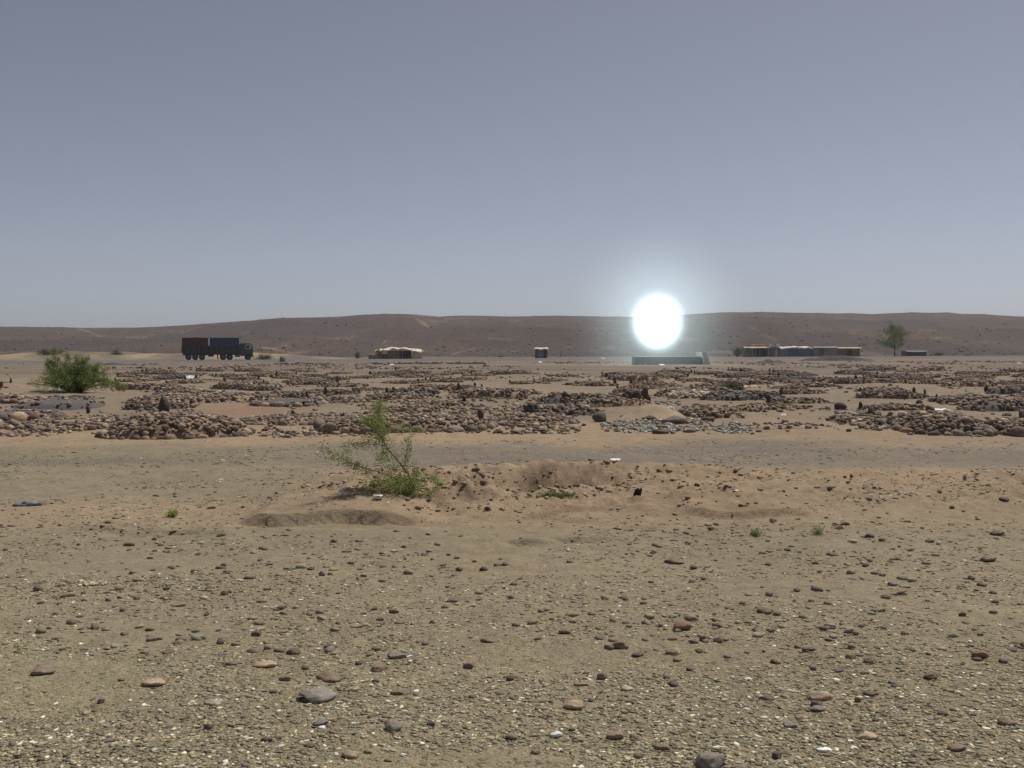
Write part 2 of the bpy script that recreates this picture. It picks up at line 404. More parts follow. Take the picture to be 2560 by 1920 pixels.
hc = mixv(hc, [.066, .049, .047], np.clip((-n2 + .3 * n1 - .25) * 3, 0, .7))
hc = mixv(hc, [.062, .048, .045], ss(.72, .95, u) * .7)
hpx, hpy = to_px(Xh, Dd, Zh)
def trail(pts, w=1.6, a=.8):                 # pale worn trails on the slope
    global hc
    for (x0, y0), (x1, y1) in zip(pts[:-1], pts[1:]):
        q = np.clip(((hpx - x0) * (x1 - x0) + (hpy - y0) * (y1 - y0)) / ((x1 - x0) ** 2 + (y1 - y0) ** 2), 0, 1)
        dist = np.hypot((hpx - x0 - q * (x1 - x0)) * .5, (hpy - y0 - q * (y1 - y0)))
        hc = mixv(hc, [.27, .19, .135], np.exp(-(dist / w) ** 2) * a * np.clip(.7 + 2 * n2, 0, 1))
trail([(200, 822), (232, 834), (252, 842)]); trail([(1040, 795), (1060, 808), (1075, 822)]); trail([(905, 828), (930, 822), (965, 812)], a=.5)
trail([(640, 866), (680, 872), (720, 880)], w=2.2); trail([(1130, 885), (1160, 878), (1185, 872)], a=.6); trail([(1220, 845), (1290, 850)], a=.4)
ii = np.arange(Xh.size).reshape(Xh.shape)
Fh = np.stack([ii[:-1, :-1], ii[:-1, 1:], ii[1:, 1:], ii[1:, :-1]], -1).reshape(-1, 4)
M['hill'] = mat('hill_slope', (0, 0, 0), .95, .45, .55, .9, attr=True)
M['hill'].node_tree.nodes['Bump'].inputs['Distance'].default_value = 1.2
ho = mk('hills', np.stack([Xh, Dd, Zh], -1).reshape(-1, 3), Fh, M['hill'], col=hc.reshape(-1, 3), smooth=True)
tag(ho, 'long low brown stony hills along the horizon', kind='structure')
def hillz(x, y): # nearest grid height
    k = np.argmin(abs(dd - y)); return float(np.interp(x / y, tt, Zh[k]))

# ------------------------------------------------------------------ rocks
def ico(sub):
    bm = bmesh.new(); bmesh.ops.create_icosphere(bm, subdivisions=sub, radius=1)
    v = np.array([x.co[:] for x in bm.verts]); f = np.array([[q.index for q in p.verts] for p in bm.faces]); bm.free(); return v, f
I1, I2, I3 = ico(1), ico(2), ico(3)
def LN(sg, n): return np.clip(np.exp(rng.normal(0, sg, n)), .35, 2.1)
def rock_proto(base, ang=.5, cuts=7, lump=.18, jt=.06):
    v, f = base; v = v.copy()
    for _ in range(cuts):                    # facets
        n = rng.normal(size=3); n /= np.linalg.norm(n); d = rng.uniform(.55, .9)
        e = v @ n - d; v -= np.outer(np.where(e > 0, e * ang * 1.8, 0), n)
    for _ in range(4):
        n = rng.normal(size=3); n /= np.linalg.norm(n); v *= (1 + lump * rng.uniform(-1, 1) * (v @ n))[:, None]
    v *= (1 + jt * rng.normal(size=len(v)))[:, None]
    return v / abs(v).max(), f
P1 = [rock_proto(I1, .5, 3, .25, .17) for _ in range(18)]
P2 = [rock_proto(I2, .55, 8, .22, .09) for _ in range(16)]
P2r = [rock_proto(I2, .5, 6, .16, .04) for _ in range(8)]
PS = [rock_proto(I2, .56, 16, .3, .05) for _ in range(14)]
P3 = [rock_proto(I3, .52, 11) for _ in range(12)]
for p in P3: p[0][:] += 0
PAL = {'dark': (.125, .096, .078), 'brown': (.215, .158, .116), 'grey': (.21, .186, .158), 'tan': (.36, .27, .185), 'pale': (.43, .38, .30),
       'white': (.72, .70, .64), 'purple': (.165, .125, .112), 'red': (.20, .12, .085)}
def rcol(mix, n):
    names = list(mix); p = np.array([mix[k] for k in names], float); p /= p.sum()
    c = np.array([PAL[k] for k in names])[rng.choice(len(names), n, p=p)]
    return c * rng.uniform(.7, 1.35, (n, 1))
GRAVEMIX = {'dark': 2.2, 'purple': 2.5, 'brown': 7, 'grey': 3, 'tan': 5.5, 'pale': .2}
def scatter_geo(pos, sx, sy, sz, cols, protos, tilt=.25):
    """many rocks merged into one array: pos (n,3), sizes = half extents"""
    n = len(pos); which = rng.integers(0, len(protos), n); Vs, Fs, Cs, off = [], [], [], 0
    for w_ in range(len(protos)):
        idx = np.nonzero(which == w_)[0]
        if not len(idx): continue
        v, f = protos[w_]; m_ = len(idx); k = len(v)
        P = np.repeat(v[None], m_, 0)
        P[..., 0] *= sx[idx, None]; P[..., 1] *= sy[idx, None]; P[..., 2] *= sz[idx, None]
        ta = rng.normal(0, tilt, m_); c, s = np.cos(ta)[:, None], np.sin(ta)[:, None]
        y_, z_ = P[..., 1] * c - P[..., 2] * s, P[..., 1] * s + P[..., 2] * c; P[..., 1], P[..., 2] = y_, z_
        an = rng.uniform(0, 6.283, m_); c, s = np.cos(an)[:, None], np.sin(an)[:, None]
        x_, y_ = P[..., 0] * c - P[..., 1] * s, P[..., 0] * s + P[..., 1] * c; P[..., 0], P[..., 1] = x_, y_
        P += pos[idx][:, None, :]
        Vs.append(P.reshape(-1, 3)); Cs.append(np.repeat(cols[idx], k, 0))
        Fs.append((f[None] + (np.arange(m_) * k)[:, None, None]).reshape(-1, 3) + off); off += m_ * k
    return np.concatenate(Vs), np.concatenate(Fs), np.concatenate(Cs)
def single_rock(name, loc, dims, c, rz=None, protos=None, parent=None, tiltx=0, sink=.25):
    v, f = random.choice(protos or P3); v = v * np.array(dims)
    rz = random.uniform(0, 6.28) if rz is None else rz
    cx, sx_ = math.cos(tiltx), math.sin(tiltx); v = np.stack([v[:, 0] * cx + v[:, 2] * sx_, v[:, 1], -v[:, 0] * sx_ + v[:, 2] * cx], -1)
    mn = v[:, 2].min(); v[:, 2] -= mn + sink * (v[:, 2].max() - mn)
    o = mk(name, v, f, M['rock'], parent, col=np.repeat(np.array([c]), len(v), 0))
    o.location = loc; o.rotation_euler = (0, 0, rz); return o

# ------------------------------------------------------------------ graves
def mound_mesh(name, L, W, H, m, parent, seed):
    nx, ny = 30, 14; vs_, fs_ = [], []
    for j in range(ny + 1):
        for i in range(nx + 1):
            a = -1 + 2 * i / nx; b = -1 + 2 * j / ny
            q = max(0, 1 - abs(a) ** 2.6 - abs(b) ** 2.2)
            z = H * q ** .6 + .05 * random.uniform(-1, 1) * H - (.10 if q == 0 else 0)
            vs_.append([a * L / 2, b * W / 2, z])
    for j in range(ny):
        for i in range(nx): k = j * (nx + 1) + i; fs_.append([k, k + 1, k + nx + 2, k + nx + 1])
    return mk(name, vs_, fs_, m, parent, smooth=True)
def mh(a, b, H): q = np.maximum(0, 1 - abs(a) ** 2.6 - abs(b) ** 2.2); return H * q ** .6
def make_grave(L, W, H, n, rs, kerb=0, kerb_r=.11, heads=(), mound='soil', protos=None, kprot=None, mix=GRAVEMIX, loc=(0, 0, 0), rz=0, bare=0.0):
    rt = empty('stone_grave', loc, rz)
    mound_mesh('mound', L * .96, W * .94, H * .9, M[mound], rt, 0)
    if n:
        rr = np.sqrt(rng.uniform(bare, 1, n)) * np.where(rng.uniform(size=n) < .12, rng.uniform(1, 1.35, n), 1); an = rng.uniform(0, 6.283, n)
        a, b = rr * np.cos(an), rr * np.sin(an)
        sq = .94 / np.maximum(abs(np.cos(an)), abs(np.sin(an))) ** .5; a, b = a * sq, b * sq
        s = rs * LN(.33, n)
        pos = np.stack([a * L / 2, b * W / 2, mh(np.clip(a, -1, 1), np.clip(b, -1, 1), H * .9) + s * .25], -1)
        V_, F_, C_ = scatter_geo(pos, s * 1.25, s, s * rng.uniform(.5, .9, n), rcol(mix, n), protos or P1, .35)
        tag(mk('stone_heap', V_, F_, M['rock'], rt, col=C_), None, kind='stuff')
    if kerb:
        per = 0; k = 0; an = -math.pi
        while an < math.pi:
            r = kerb_r * random.uniform(.65, 1.3)
            ca, sa = math.cos(an), math.sin(an); q = (abs(ca) ** 3 + abs(sa) ** 3) ** (-1 / 3)
            x_, y_ = ca * q * L / 2, sa * q * W / 2
            front = sa < .25
            if front or random.random() < .5:
                single_rock('kerb_stone', (x_, y_, -.02), (r * 1.2, r * .85, r * random.uniform(.65, .95)), tuple(rcol({'brown': 4, 'purple': 2, 'grey': 3, 'tan': 2.5, 'dark': 2}, 1)[0]),
                            rz=an + math.pi / 2 + random.uniform(-.3, .3), protos=kprot or P2r, parent=rt, sink=.12)
            an += 1.9 * r / math.hypot(L / 2 * sa, W / 2 * ca + .001) if True else 0
    for (hx, hy, hh, hw) in heads:
        single_rock('headstone', (hx, hy, float(mh(np.clip(hx / L * 2, -1, 1), np.clip(hy / W * 2, -1, 1), H * .85)) + .02), (hw * .46, hw * .32, hh * .5), tuple(rcol({'dark': 4, 'purple': 1}, 1)[0] * .7), rz=random.uniform(-.4, .4), protos=PS, parent=rt, tiltx=random.uniform(-.28, .28), sink=.12)
    return rt
def pxw(px0, px1, py):                       # centre and width on the ground
    a, b = on(px0, py), on(px1, py); return (a + b) / 2, (b - a).length
def front_grave(px0, px1, pyf, pyb, H, n, rs, lab, rz=0, hs=(), **k):
    a, Lg = pxw(px0, px1, pyf); back = on((px0 + px1) / 2, pyb); W = min(max(.7, (back.y - a.y) * .9), 2.6)
    cy = a.y + W / 2; x = a.x * cy / a.y
    Lg *= cy / a.y
    heads = []
    for (hpx, hh, hw, fy) in hs: heads.append((((hpx - 1280) / F * (cy + fy * W / 2)) - x, fy * W / 2, hh, hw))
    g = make_grave(Lg, W, H, n, rs, heads=heads, loc=(x, cy, hz(x, cy) - .02), rz=rz, protos=P2, **k)
    return tag(g, lab, 'grave', 'stone graves of the desert cemetery')
front_grave(275, 612, 1098, 1040, .50, 950, .043, 'large dark cobble grave with a rounded front kerb and tall upright headstone', hs=[(405, .82, .34, .35)], kerb=1, kerb_r=.095)
front_grave(50, 300, 1077, 1046, .16, 330, .050, 'low rambling grave of cobbles directly left of the tall headstone grave', kerb=1, kerb_r=.085, bare=.1)
front_grave(-60, 128, 1056, 1018, .20, 220, .055, 'cobble-edged grave with grey gravel top cut by the left edge', kerb=1, kerb_r=.16, mound='greysoil', bare=.3, rz=.12)
front_grave(-70, 18, 1078, 1058, .12, 60, .06, 'end of a small cobble grave poking in at the left edge', kerb=1, kerb_r=.14)
front_grave(600, 832, 1064, 1032, .18, 500, .036, 'low grave of small grey rubble with flat dark kerb left of the tall shoot', hs=[(730, .25, .17, .6), (858, .36, .16, .2)], kerb=1, kerb_r=.095)
front_grave(812, 1228, 1083, 1036, .34, 950, .045, 'long grave fronted by a row of big rounded boulders behind the sparse shrub', hs=[(915, .30, .26, .8), (1030, .32, .42, .7), (1140, .28, .30, .8)], kerb=1, kerb_r=.14)
front_grave(1215, 1440, 1063, 1034, .22, 420, .050, 'cobble grave next to the big dark boulder', hs=[(1200, .38, .24, .9), (1255, .36, .26, .95), (1325, .45, .3, .5)], kerb=1, kerb_r=.11)
front_grave(2222, 2445, 1090, 1040, .42, 640, .055, 'dark cobble grave with heavy rounded front kerb at the right', hs=[(2228, .42, .32, .9), (2330, .38, .28, .7)], kerb=1, kerb_r=.12)
front_grave(2455, 2640, 1092, 1046, .26, 380, .055, 'dark cobble grave running out of the right edge', hs=[(2560, .36, .3, .4)], kerb=1, kerb_r=.12)
front_grave(2085, 2232, 1066, 1034, .14, 200, .055, 'tumbled brown stone grave beside the greenish glass bits at right', hs=[(2180, .4, .36, .9)], bare=.1)
front_grave(1860, 2080, 1074, 1062, .08, 70, .05, 'thin line of loose stones on sand right of the broken glass', mix=GRAVEMIX)
front_grave(2140, 2225, 1078, 1068, .05, 26, .05, 'few loose stones in a short line left of the right heaped grave')
front_grave(1700, 1845, 1046, 1010, .26, 520, .048, 'dense purple-grey stone grave right of the sandy mound')
front_grave(1665, 1795, 997, 980, .20, 260, .062, 'grave heaped with pale whitish stones', mix={'pale': 5, 'white': 1.2, 'tan': 4, 'grey': 1})
front_grave(1520, 1618, 1002, 985, .28, 60, .10, 'low ring of dark slabs standing on edge', hs=[(1525, .4, .5, -.8), (1545, .34, .5, -.9), (1568, .38, .5, -.9), (1590, .45, .5, -.9), (1610, .5, .45, -.8)], mix={'dark': 3, 'grey': 2})
front_grave(640, 810, 1016, 1003, .20, 60, .06, 'long smooth grave of blue-grey gravel', mound='greysoil', bare=.6, kerb=1, kerb_r=.14)
front_grave(35, 262, 1024, 1000, .22, 60, .05, 'broad smooth grave of grey gravel in front of the big green bush', mound='greysoil', bare=.5, rz=.1)
front_grave(75, 250, 1003, 990, .16, 80, .06, 'flat grave of grey rubble just below the big green bush', mound='greysoil', bare=.2)
front_grave(-40, 95, 1010, 998, .14, 80, .09, 'scattered dark stone grave at left behind the gravel-topped one', bare=.1)
front_grave(340, 560, 1010, 985, .24, 420, .06, 'crowded rubble grave behind the tall headstone')
front_grave(470, 700, 1003, 984, .22, 380, .062, 'wide rubble grave behind the red gravel patch', mix={'dark': 4, 'brown': 5, 'tan': 3, 'grey': 3})
front_grave(2330, 2560, 1015, 985, .26, 560, .065, 'wide dark rubble grave at right in front of the crowded rows')
front_grave(2290, 2350, 1060, 1048, .08, 25, .08, 'few loose pale slabs of a collapsed grave at right', mix={'pale': 2, 'tan': 3, 'brown': 2})
# row protos for the crowded field
protoG = []
for k in range(16):
    L_, W_ = random.uniform(2.1, 3.3), random.uniform(.95, 1.5)
    hs_ = []
    if random.random() < .6: hs_.append((L_ / 2 * random.uniform(.75, 1) * random.choice((-1, 1)), random.uniform(-.2, .2), random.uniform(.24, .46), random.uniform(.14, .24)))
    if random.random() < .45: hs_.append((-L_ / 2 * random.uniform(.6, 1), random.uniform(-.2, .2), random.uniform(.2, .36), random.uniform(.13, .22)))
    g = make_grave(L_, W_, random.uniform(.16, .34), random.randint(230, 340), random.uniform(.046, .062), heads=hs_, mound='soil' if k % 5 else 'greysoil', protos=P1,
                   mix=dict(GRAVEMIX, tan=random.uniform(2, 6), pale=random.uniform(.1, .8)))
    protoG.append(g)
bare = [(1400, 970, 1530, 1003), (1180, 960, 1400, 982), (1930, 984, 2200, 1012), (2230, 965, 2330, 990), (2200, 1000, 2330, 1025), (0, 925, 330, 985), (80, 985, 340, 1040), (1550, 1000, 1640, 1030),
        (860, 948, 1060, 955), (1240, 948, 1300, 958), (2010, 938, 2180, 950), (1440, 905, 1650, 938), (500, 1012, 720, 1050), (700, 1020, 900, 1034), (1700, 1000, 1800, 1060), (1450, 1020, 1860, 1100), (1860, 1035, 2090, 1100)]
done = [(g.location.x, g.location.y, max(1.2, g.children[0].dimensions.x * .4 if False else 1.3)) for g in C.objects if g.name.startswith('stone_grave') and g not in protoG]
placed = []; tries = 0; used = [False] * len(protoG)
while len(placed) < 165 and tries < 60000:
    tries += 1
    d = 1 / random.uniform(1 / 80, 1 / 26.5) if random.random() < .6 else random.uniform(26.5, 80)
    x = random.uniform(-.60, .60) * d
    qx, qy = to_px(np.array(x), np.array(d))
    if any(a <= qx <= c and b <= qy <= e for a, b, c, e in bare): continue
    if d > 60 and random.random() < .55: continue
    if qx < 330 and random.random() < .65: continue
    if 1300 < qx < 1520 and random.random() < .4: continue
    if any(abs(x - a) < 2.5 and abs(d - b) < 1.5 for a, b, _ in done): continue
    if any(abs(x - a) < 3.0 and abs(d - b) < 2.1 for a, b in placed): continue
    placed.append((x, d))
zn = [('far back row', 62, 999), ('crowded back rows', 44, 62), ('crowded middle rows', 32, 44), ('loose second row', 0, 32)]
for (x, d) in placed:
    k = random.randrange(len(protoG))
    g = protoG[k] if not used[k] else copy_tree(protoG[k]); used[k] = True
    g.location = (x, d, hz(x, d) - .03); g.rotation_euler = (0, 0, random.uniform(-.22, .22) + (math.pi if random.random() < .5 else 0))
    s = random.uniform(.8, 1.12); g.scale = (s, s, s)
    z_ = [z[0] for z in zn if z[1] <= d < z[2]][0]
    qx = 1280 + F * x / d; side = 'left third' if qx < 850 else ('middle' if qx < 1700 else 'right third')
    nh = sum(1 for c_ in g.children if c_.name.startswith('headstone'))
    gm = 'grey' if any('grey' in (c_.data.materials[0].name) for c_ in g.children) else 'brown'
    det = ['with no headstone', 'with one upright headstone', 'with two headstones'][nh]
    side = ['far left', 'left', 'left of centre', 'centre', 'right of centre', 'right', 'far right'][min(6, max(0, int(qx / 2560 * 7)))]
    ln = g.children[0].dimensions.x if False else s * (max(v.co.x for v in g.children[0].data.vertices) * 2)
    lw = 'long' if ln > 2.75 else ('short' if ln < 2.25 else 'low')
    tag(g, f'{lw} {gm} rubble grave {det}, {z_}, {side}', 'grave', f'{lw} {gm} graves {det} in the {z_}, {side}')
for k, u_ in enumerate(used):
    if not u_:
        for ch in list(protoG[k].children): bpy.data.objects.remove(ch)
        bpy.data.objects.remove(protoG[k])

# rubble lying between the graves
n = 19000
d_ = 1 / rng.uniform(1 / 95, 1 / 20.0, n); x_ = rng.uniform(-.6, .6, n) * d_
dens = fbm(x_ / 4, d_ / 3, 90, 3); qx, qy = to_px(x_, d_)
keep = (dens + .16 * rng.normal(size=n) > .06)
for a, b, c, e in bare: keep &= ~((qx > a) & (qx < c) & (qy > b) & (qy < e) & (rng.uniform(size=n) < .93))
x_, d_ = x_[keep], d_[keep]; s = .032 * LN(.55, len(x_)) * (1 + d_ / 60)
V_, F_, C_ = scatter_geo(np.stack([x_, d_, HT(x_, d_) + s * .25], -1), s * 1.25, s, s * .65, rcol(GRAVEMIX, len(x_)), P1)
tag(mk('rubble', V_, F_, M['rock'], col=C_), 'loose dark rubble scattered over the sand between the graves', 'rubble', kind='stuff')
# stony strip in front of the road and beyond it
n = 5000
d_ = rng.uniform(88, 150, n); x_ = rng.uniform(-.6, .6, n) * d_
keep = fbm(x_ / 9, d_ / 14, 93, 3) > .1; x_, d_ = x_[keep], d_[keep]; s = .12 * LN(.5, len(x_))
V_, F_, C_ = scatter_geo(np.stack([x_, d_, HT(x_, d_) + s * .25], -1), s * 1.25, s, s * .7, rcol(GRAVEMIX, len(x_)), P1)
tag(mk('stony_strip', V_, F_, M['rock'], col=C_), 'dark stones scattered in front of the road', 'stones', kind='stuff')
# boulders speckling the hill
n = 4200
d_ = rng.uniform(262, 880, n); x_ = rng.uniform(-.6, .6, n) * d_; s = .36 * LN(.5, n)
z_ = np.array([hillz(a, b) for a, b in zip(x_, d_)])
V_, F_, C_ = scatter_geo(np.stack([x_, d_, z_ + s * .1], -1), s * 1.4, s, s * .7, rcol({'dark': 4, 'purple': 4, 'brown': 6, 'tan': 1}, n) * .62, P1)
tag(mk('hill_boulders', V_, F_, M['rock'], col=C_), 'dark boulders speckling the brown hillside', 'boulders', kind='stuff')

# ------------------------------------------------------------------ foreground gravel
def pebbles(name, n, d0, d1, s0, sg, mix, label, base=P1, thr=-9, seed=0):
    u_ = rng.uniform(0, 1, n); d_ = 1 / (1 / d1 + (1 / d0 - 1 / d1) * u_ ** 1.0); x_ = rng.uniform(-.59, .59, n) * d_
    k = fbm(x_ / 1.1, d_ / .8, 95 + seed, 3) + .12 * rng.normal(size=n) > thr; x_, d_ = x_[k], d_[k]
    s = s0 * LN(sg, len(x_))
    V_, F_, C_ = scatter_geo(np.stack([x_, d_, HT(x_, d_) + s * .06], -1), s * 1.5, s, s * .34, rcol(mix, len(x_)), base, .12)
    tag(mk(name, V_, F_, M['rock'], col=C_), label, 'gravel', kind='stuff')
PAL.update(gb=(.235, .19, .12), gg=(.255, .24, .17), gt=(.37, .31, .19), gp=(.62, .58, .41), gd=(.145, .122, .082))
GM = {'gd': 1.5, 'gb': 4, 'gg': 5, 'gt': 5, 'gp': 2.2, 'white': .14, 'red': .25}
pebbles('gravel', 44000, 3.7, 7.6, .0082, .45, GM, 'mixed flat pebbles covering the nearest ground', thr=-.17, seed=1)
pebbles('gravel_sweep', 12000, 6.8, 11.5, .0115, .45, {'dark': 2, 'gb': 5, 'gg': 4, 'gt': 3, 'gp': .5, 'white': .05}, 'sparser brown and grey pebbles reaching towards the eroded ledge', thr=-.02, seed=3)
pebbles('track_gravel', 9000, 11, 19, .017, .45, {'dark': 2, 'gb': 4, 'gg': 5, 'gt': 3, 'gp': .4, 'white': .03}, 'thin grey gravel along the dirt track before the graves', thr=.02, seed=7)

n = 1500
d_ = 1 / rng.uniform(1 / 13.5, 1 / 5.6, n); x_ = rng.uniform(-.59, .59, n) * d_
k_ = fbm(x_ / 1.4, d_ / 1.0, 120, 3) + .22 * rng.normal(size=n) + .12 * (x_ / d_ > .1) - .2 * (d_ > 10.5) > .02; x_, d_ = x_[k_], d_[k_]; s = .019 * LN(.45, len(x_))
V_, F_, C_ = scatter_geo(np.stack([x_, d_, HT(x_, d_) + s * .15], -1), s * 1.5, s, s * .62, rcol({'dark': 4, 'brown': 5, 'gg': 3, 'gb': 4, 'gt': 2}, len(x_)), P2, .2)
tag(mk('small_stones', V_, F_, M['rock'], col=C_), 'fist-sized dark stones strewn over the middle ground', 'stones', kind='stuff')
# broken clods of earth on the dug spoil
n = 1500
x_ = pit.x + rng.normal(0, 1.7, n); d_ = rng.uniform(10.3, 14.3, n); k_ = fbm(x_ / .5, d_ / .5, 140, 3) > .02; x_, d_ = x_[k_], d_[k_]; s = .020 * LN(.5, len(x_))
PAL['cl1'] = (.26, .185, .12); PAL['cl2'] = (.17, .115, .08); PAL['cl3'] = (.33, .25, .165)
V_, F_, C_ = scatter_geo(np.stack([x_, d_, HT(x_, d_) + s * .2], -1), s * 1.3, s, s * .7, rcol({'cl1': 5, 'cl2': 4, 'cl3': 3}, len(x_)), P2, .3)
tag(mk('clods', V_, F_, M['rock'], col=C_), 'crumbly earth clods around the sandy pit', 'clods', kind='stuff')
# individual loose stones, placed where the photo shows them: px, py(base), width px, height ratio, colour, label
ST = [(93, 1478, 26, .7, 'dark', 'squarish dark stone beside the pale straw scrap at left'), (341, 1500, 20, .6, 'dark', None), (307, 1529, 20, .6, 'dark', None), (235, 1574, 22, .75, 'brown', None), (262, 1577, 22, .5, 'brown', None),
      (376, 1604, 46, .35, 'brown', 'flat brown clod split in two in the left foreground'), (729, 1638, 34, .5, 'dark', 'dark squarish stone above the broad grey slabs'), (712, 1703, 30, .5, 'brown', None), (800, 1815, 40, .4, 'grey', None), (248, 1760, 20, .75, 'dark', 'small black stone in the left foreground gravel'),
      (820, 1706, 74, .3, 'brown', 'long flat brown slab left of centre foreground'), (790, 1760, 92, .33, 'grey', 'broad pale grey slab, widest stone of the centre-left foreground'), (897, 1663, 24, .4, 'dark', None), (943, 1680, 50, .4, 'brown', None), (1172, 1672, 26, .75, 'brown', 'upright brown stone in the middle foreground'), (1277, 1703, 26, .5, 'dark', None),
      (993, 1738, 30, .45, 'brown', None), (982, 1830, 44, .55, 'grey', 'rounded olive-grey stone in the centre-left foreground'), (1075, 1816, 26, .6, 'dark', 'notched black stone near the bottom centre'), (878, 1898, 48, .42, 'tan', 'tan stone lying at the bottom left of centre'), (1283, 1852, 34, .5, 'grey', 'pale blue-grey pebble near the white stone'), (1391, 1844, 28, .5, 'white', 'bright white stone, largest white one in the centre foreground'),
      (1541, 1850, 42, .45, 'brown', 'oval dark brown stone right of the bright white stone'), (1333, 1561, 28, .55, 'brown', None), (1292, 1567, 24, .5, 'grey', None), (1438, 1778, 62, .32, 'tan', 'flat tan clod in the middle foreground'), (1554, 1623, 36, .5, 'brown', None), (1456, 1716, 34, .3, 'brown', None), (1567, 1728, 36, .35, 'pale', None),
      (1710, 1577, 44, .55, 'red', 'reddish brown faceted stone, biggest of the middle right'), (1680, 1546, 24, .45, 'grey', None), (1687, 1638, 40, .4, 'tan', None), (1799, 1608, 26, .5, 'dark', None), (1943, 1660, 28, .5, 'brown', None), (1869, 1702, 22, .55, 'white', 'blocky white stone with a smaller white pebble to its left'), (1831, 1696, 12, .6, 'white', 'little white pebble left of the blocky white stone'),
      (1685, 1716, 28, .4, 'dark', None), (1919, 1752, 36, .3, 'dark', None), (2047, 1757, 80, .38, 'tan', 'big crusty tan clod in the right foreground'), (2144, 1757, 20, .9, 'dark', 'thin dark stone standing right of the crusty clod'), (2050, 1782, 42, .28, 'grey', None), (2128, 1648, 30, .5, 'brown', None), (2180, 1660, 30, .5, 'brown', None), (2095, 1682, 32, .3, 'dark', None),
      (1660, 1878, 36, .45, 'brown', 'oval brown stone near the bottom right of centre'), (1775, 1928, 86, .5, 'grey', 'large grey boulder cut by the bottom edge'), (1943, 1898, 30, .7, 'dark', 'pointed dark stone at the bottom right'), (1905, 1533, 30, .4, 'dark', None), (2066, 1882, 34, .3, 'white', 'flat white slab near the bottom right'), (2174, 1852, 46, .35, 'tan', None), (1975, 1822, 40, .35, 'grey', None),
      (2478, 1404, 40, .4, 'brown', 'oblong dark brown stone near the right edge'), (2380, 1273, 15, .8, 'dark', None), (2350, 1240, 12, .6, 'dark', None), (2515, 1270, 24, .4, 'dark', None), (2500, 1340, 38, .4, 'dark', 'humped dark stone at the far right on bare ground'), (2176, 1345, 24, .45, 'dark', None), (2206, 1354, 20, .5, 'dark', None), (2328, 1357, 24, .4, 'dark', None), (2349, 1363, 16, .6, 'pale', 'pale stone against a dark one at right'),
      (1976, 1214, 16, .6, 'brown', None), (2130, 1191, 10, 1., 'dark', None), (2415, 1202, 14, .9, 'grey', 'pointed grey stone on the sandy rise at right'), (2173, 1225, 14, .5, 'brown', None), (2207, 1441, 18, .5, 'dark', None), (2431, 1450, 20, .6, 'dark', None), (2457, 1465, 28, .45, 'brown', None), (2258, 1488, 22, .4, 'dark', None), (2220, 1498, 26, .4, 'brown', None),
      (1995, 1480, 22, .45, 'brown', None), (1930, 1307, 12, .8, 'brown', None), (2457, 1646, 36, .62, 'red', 'round pinkish red stone near the right edge'), (1778, 1326, 17, .6, 'dark', None), (1572, 1363, 15, .5, 'brown', None), (1149, 1428, 20, .6, 'dark', 'left one of two matching dark stones in the centre'), (1208, 1428, 20, .6, 'dark', 'right one of two matching dark stones in the centre'), (1241, 1416, 20, .5, 'brown', None), (1140, 1398, 16, .5, 'dark', None),
      (1190, 1184, 20, .65, 'dark', 'dark stone on the rim of the sandy pit'), (1205, 1207, 17, .8, 'dark', None), (1686, 1411, 46, .25, 'brown', None), (804, 1440, 18, .7, 'dark', None), (823, 1438, 14, .5, 'dark', None), (878, 1411, 22, .4, 'brown', None), (895, 1425, 20, .3, 'brown', None), (1059, 1389, 20, .45, 'grey', None), (991, 1330, 18, .35, 'purple', 'purplish stone just in front of the eroded ledge'),
      (1093, 1364, 18, .45, 'grey', None), (940, 1268, 34, .4, 'purple', 'long purplish stone below the white can'), (884, 1203, 26, .6, 'grey', 'pale grey slab leaning left of the sparse shrub'), (1680, 1212, 14, .5, 'dark', None), (1487, 1243, 10, 1., 'brown', None), (1500, 1600, 26, .4, 'dark', None), (1345, 1600, 18, .4, 'dark', None), (1080, 1560, 14, .8, 'dark', 'little dark pointed stone in the middle'), (950, 1552, 20, .5, 'dark', None),
      (800, 1535, 26, .5, 'brown', None), (1010, 1370, 12, .5, 'dark', None), (640, 1590, 24, .6, 'dark', None), (560, 1488, 20, .5, 'dark', 'grey-black stone in the left middle ground'), (590, 1615, 26, .4, 'brown', None), (575, 1665, 30, .35, 'brown', None), (100, 1690, 70, .2, 'brown', None), (2520, 1815, 50, .4, 'brown', None), (2330, 1700, 30, .4, 'dark', None), (2250, 1770, 36, .35, 'grey', None), (2400, 1880, 46, .4, 'brown', None),
      (660, 1672, 60, .25, 'tan', 'flat sandy slab half buried in the left foreground'), (985, 1650, 56, .2, 'grey', 'flat blue-grey slab half buried in the centre foreground'), (380, 1718, 60, .16, 'tan', None), (530, 1765, 44, .25, 'pale', None), (1480, 1538, 22, .4, 'brown', None), (1220, 1608, 40, .2, 'brown', None)]
cls = {'dark': 'dark', 'brown': 'brown', 'grey': 'grey', 'tan': 'sandy', 'pale': 'pale', 'white': 'white', 'purple': 'purplish', 'red': 'reddish'}
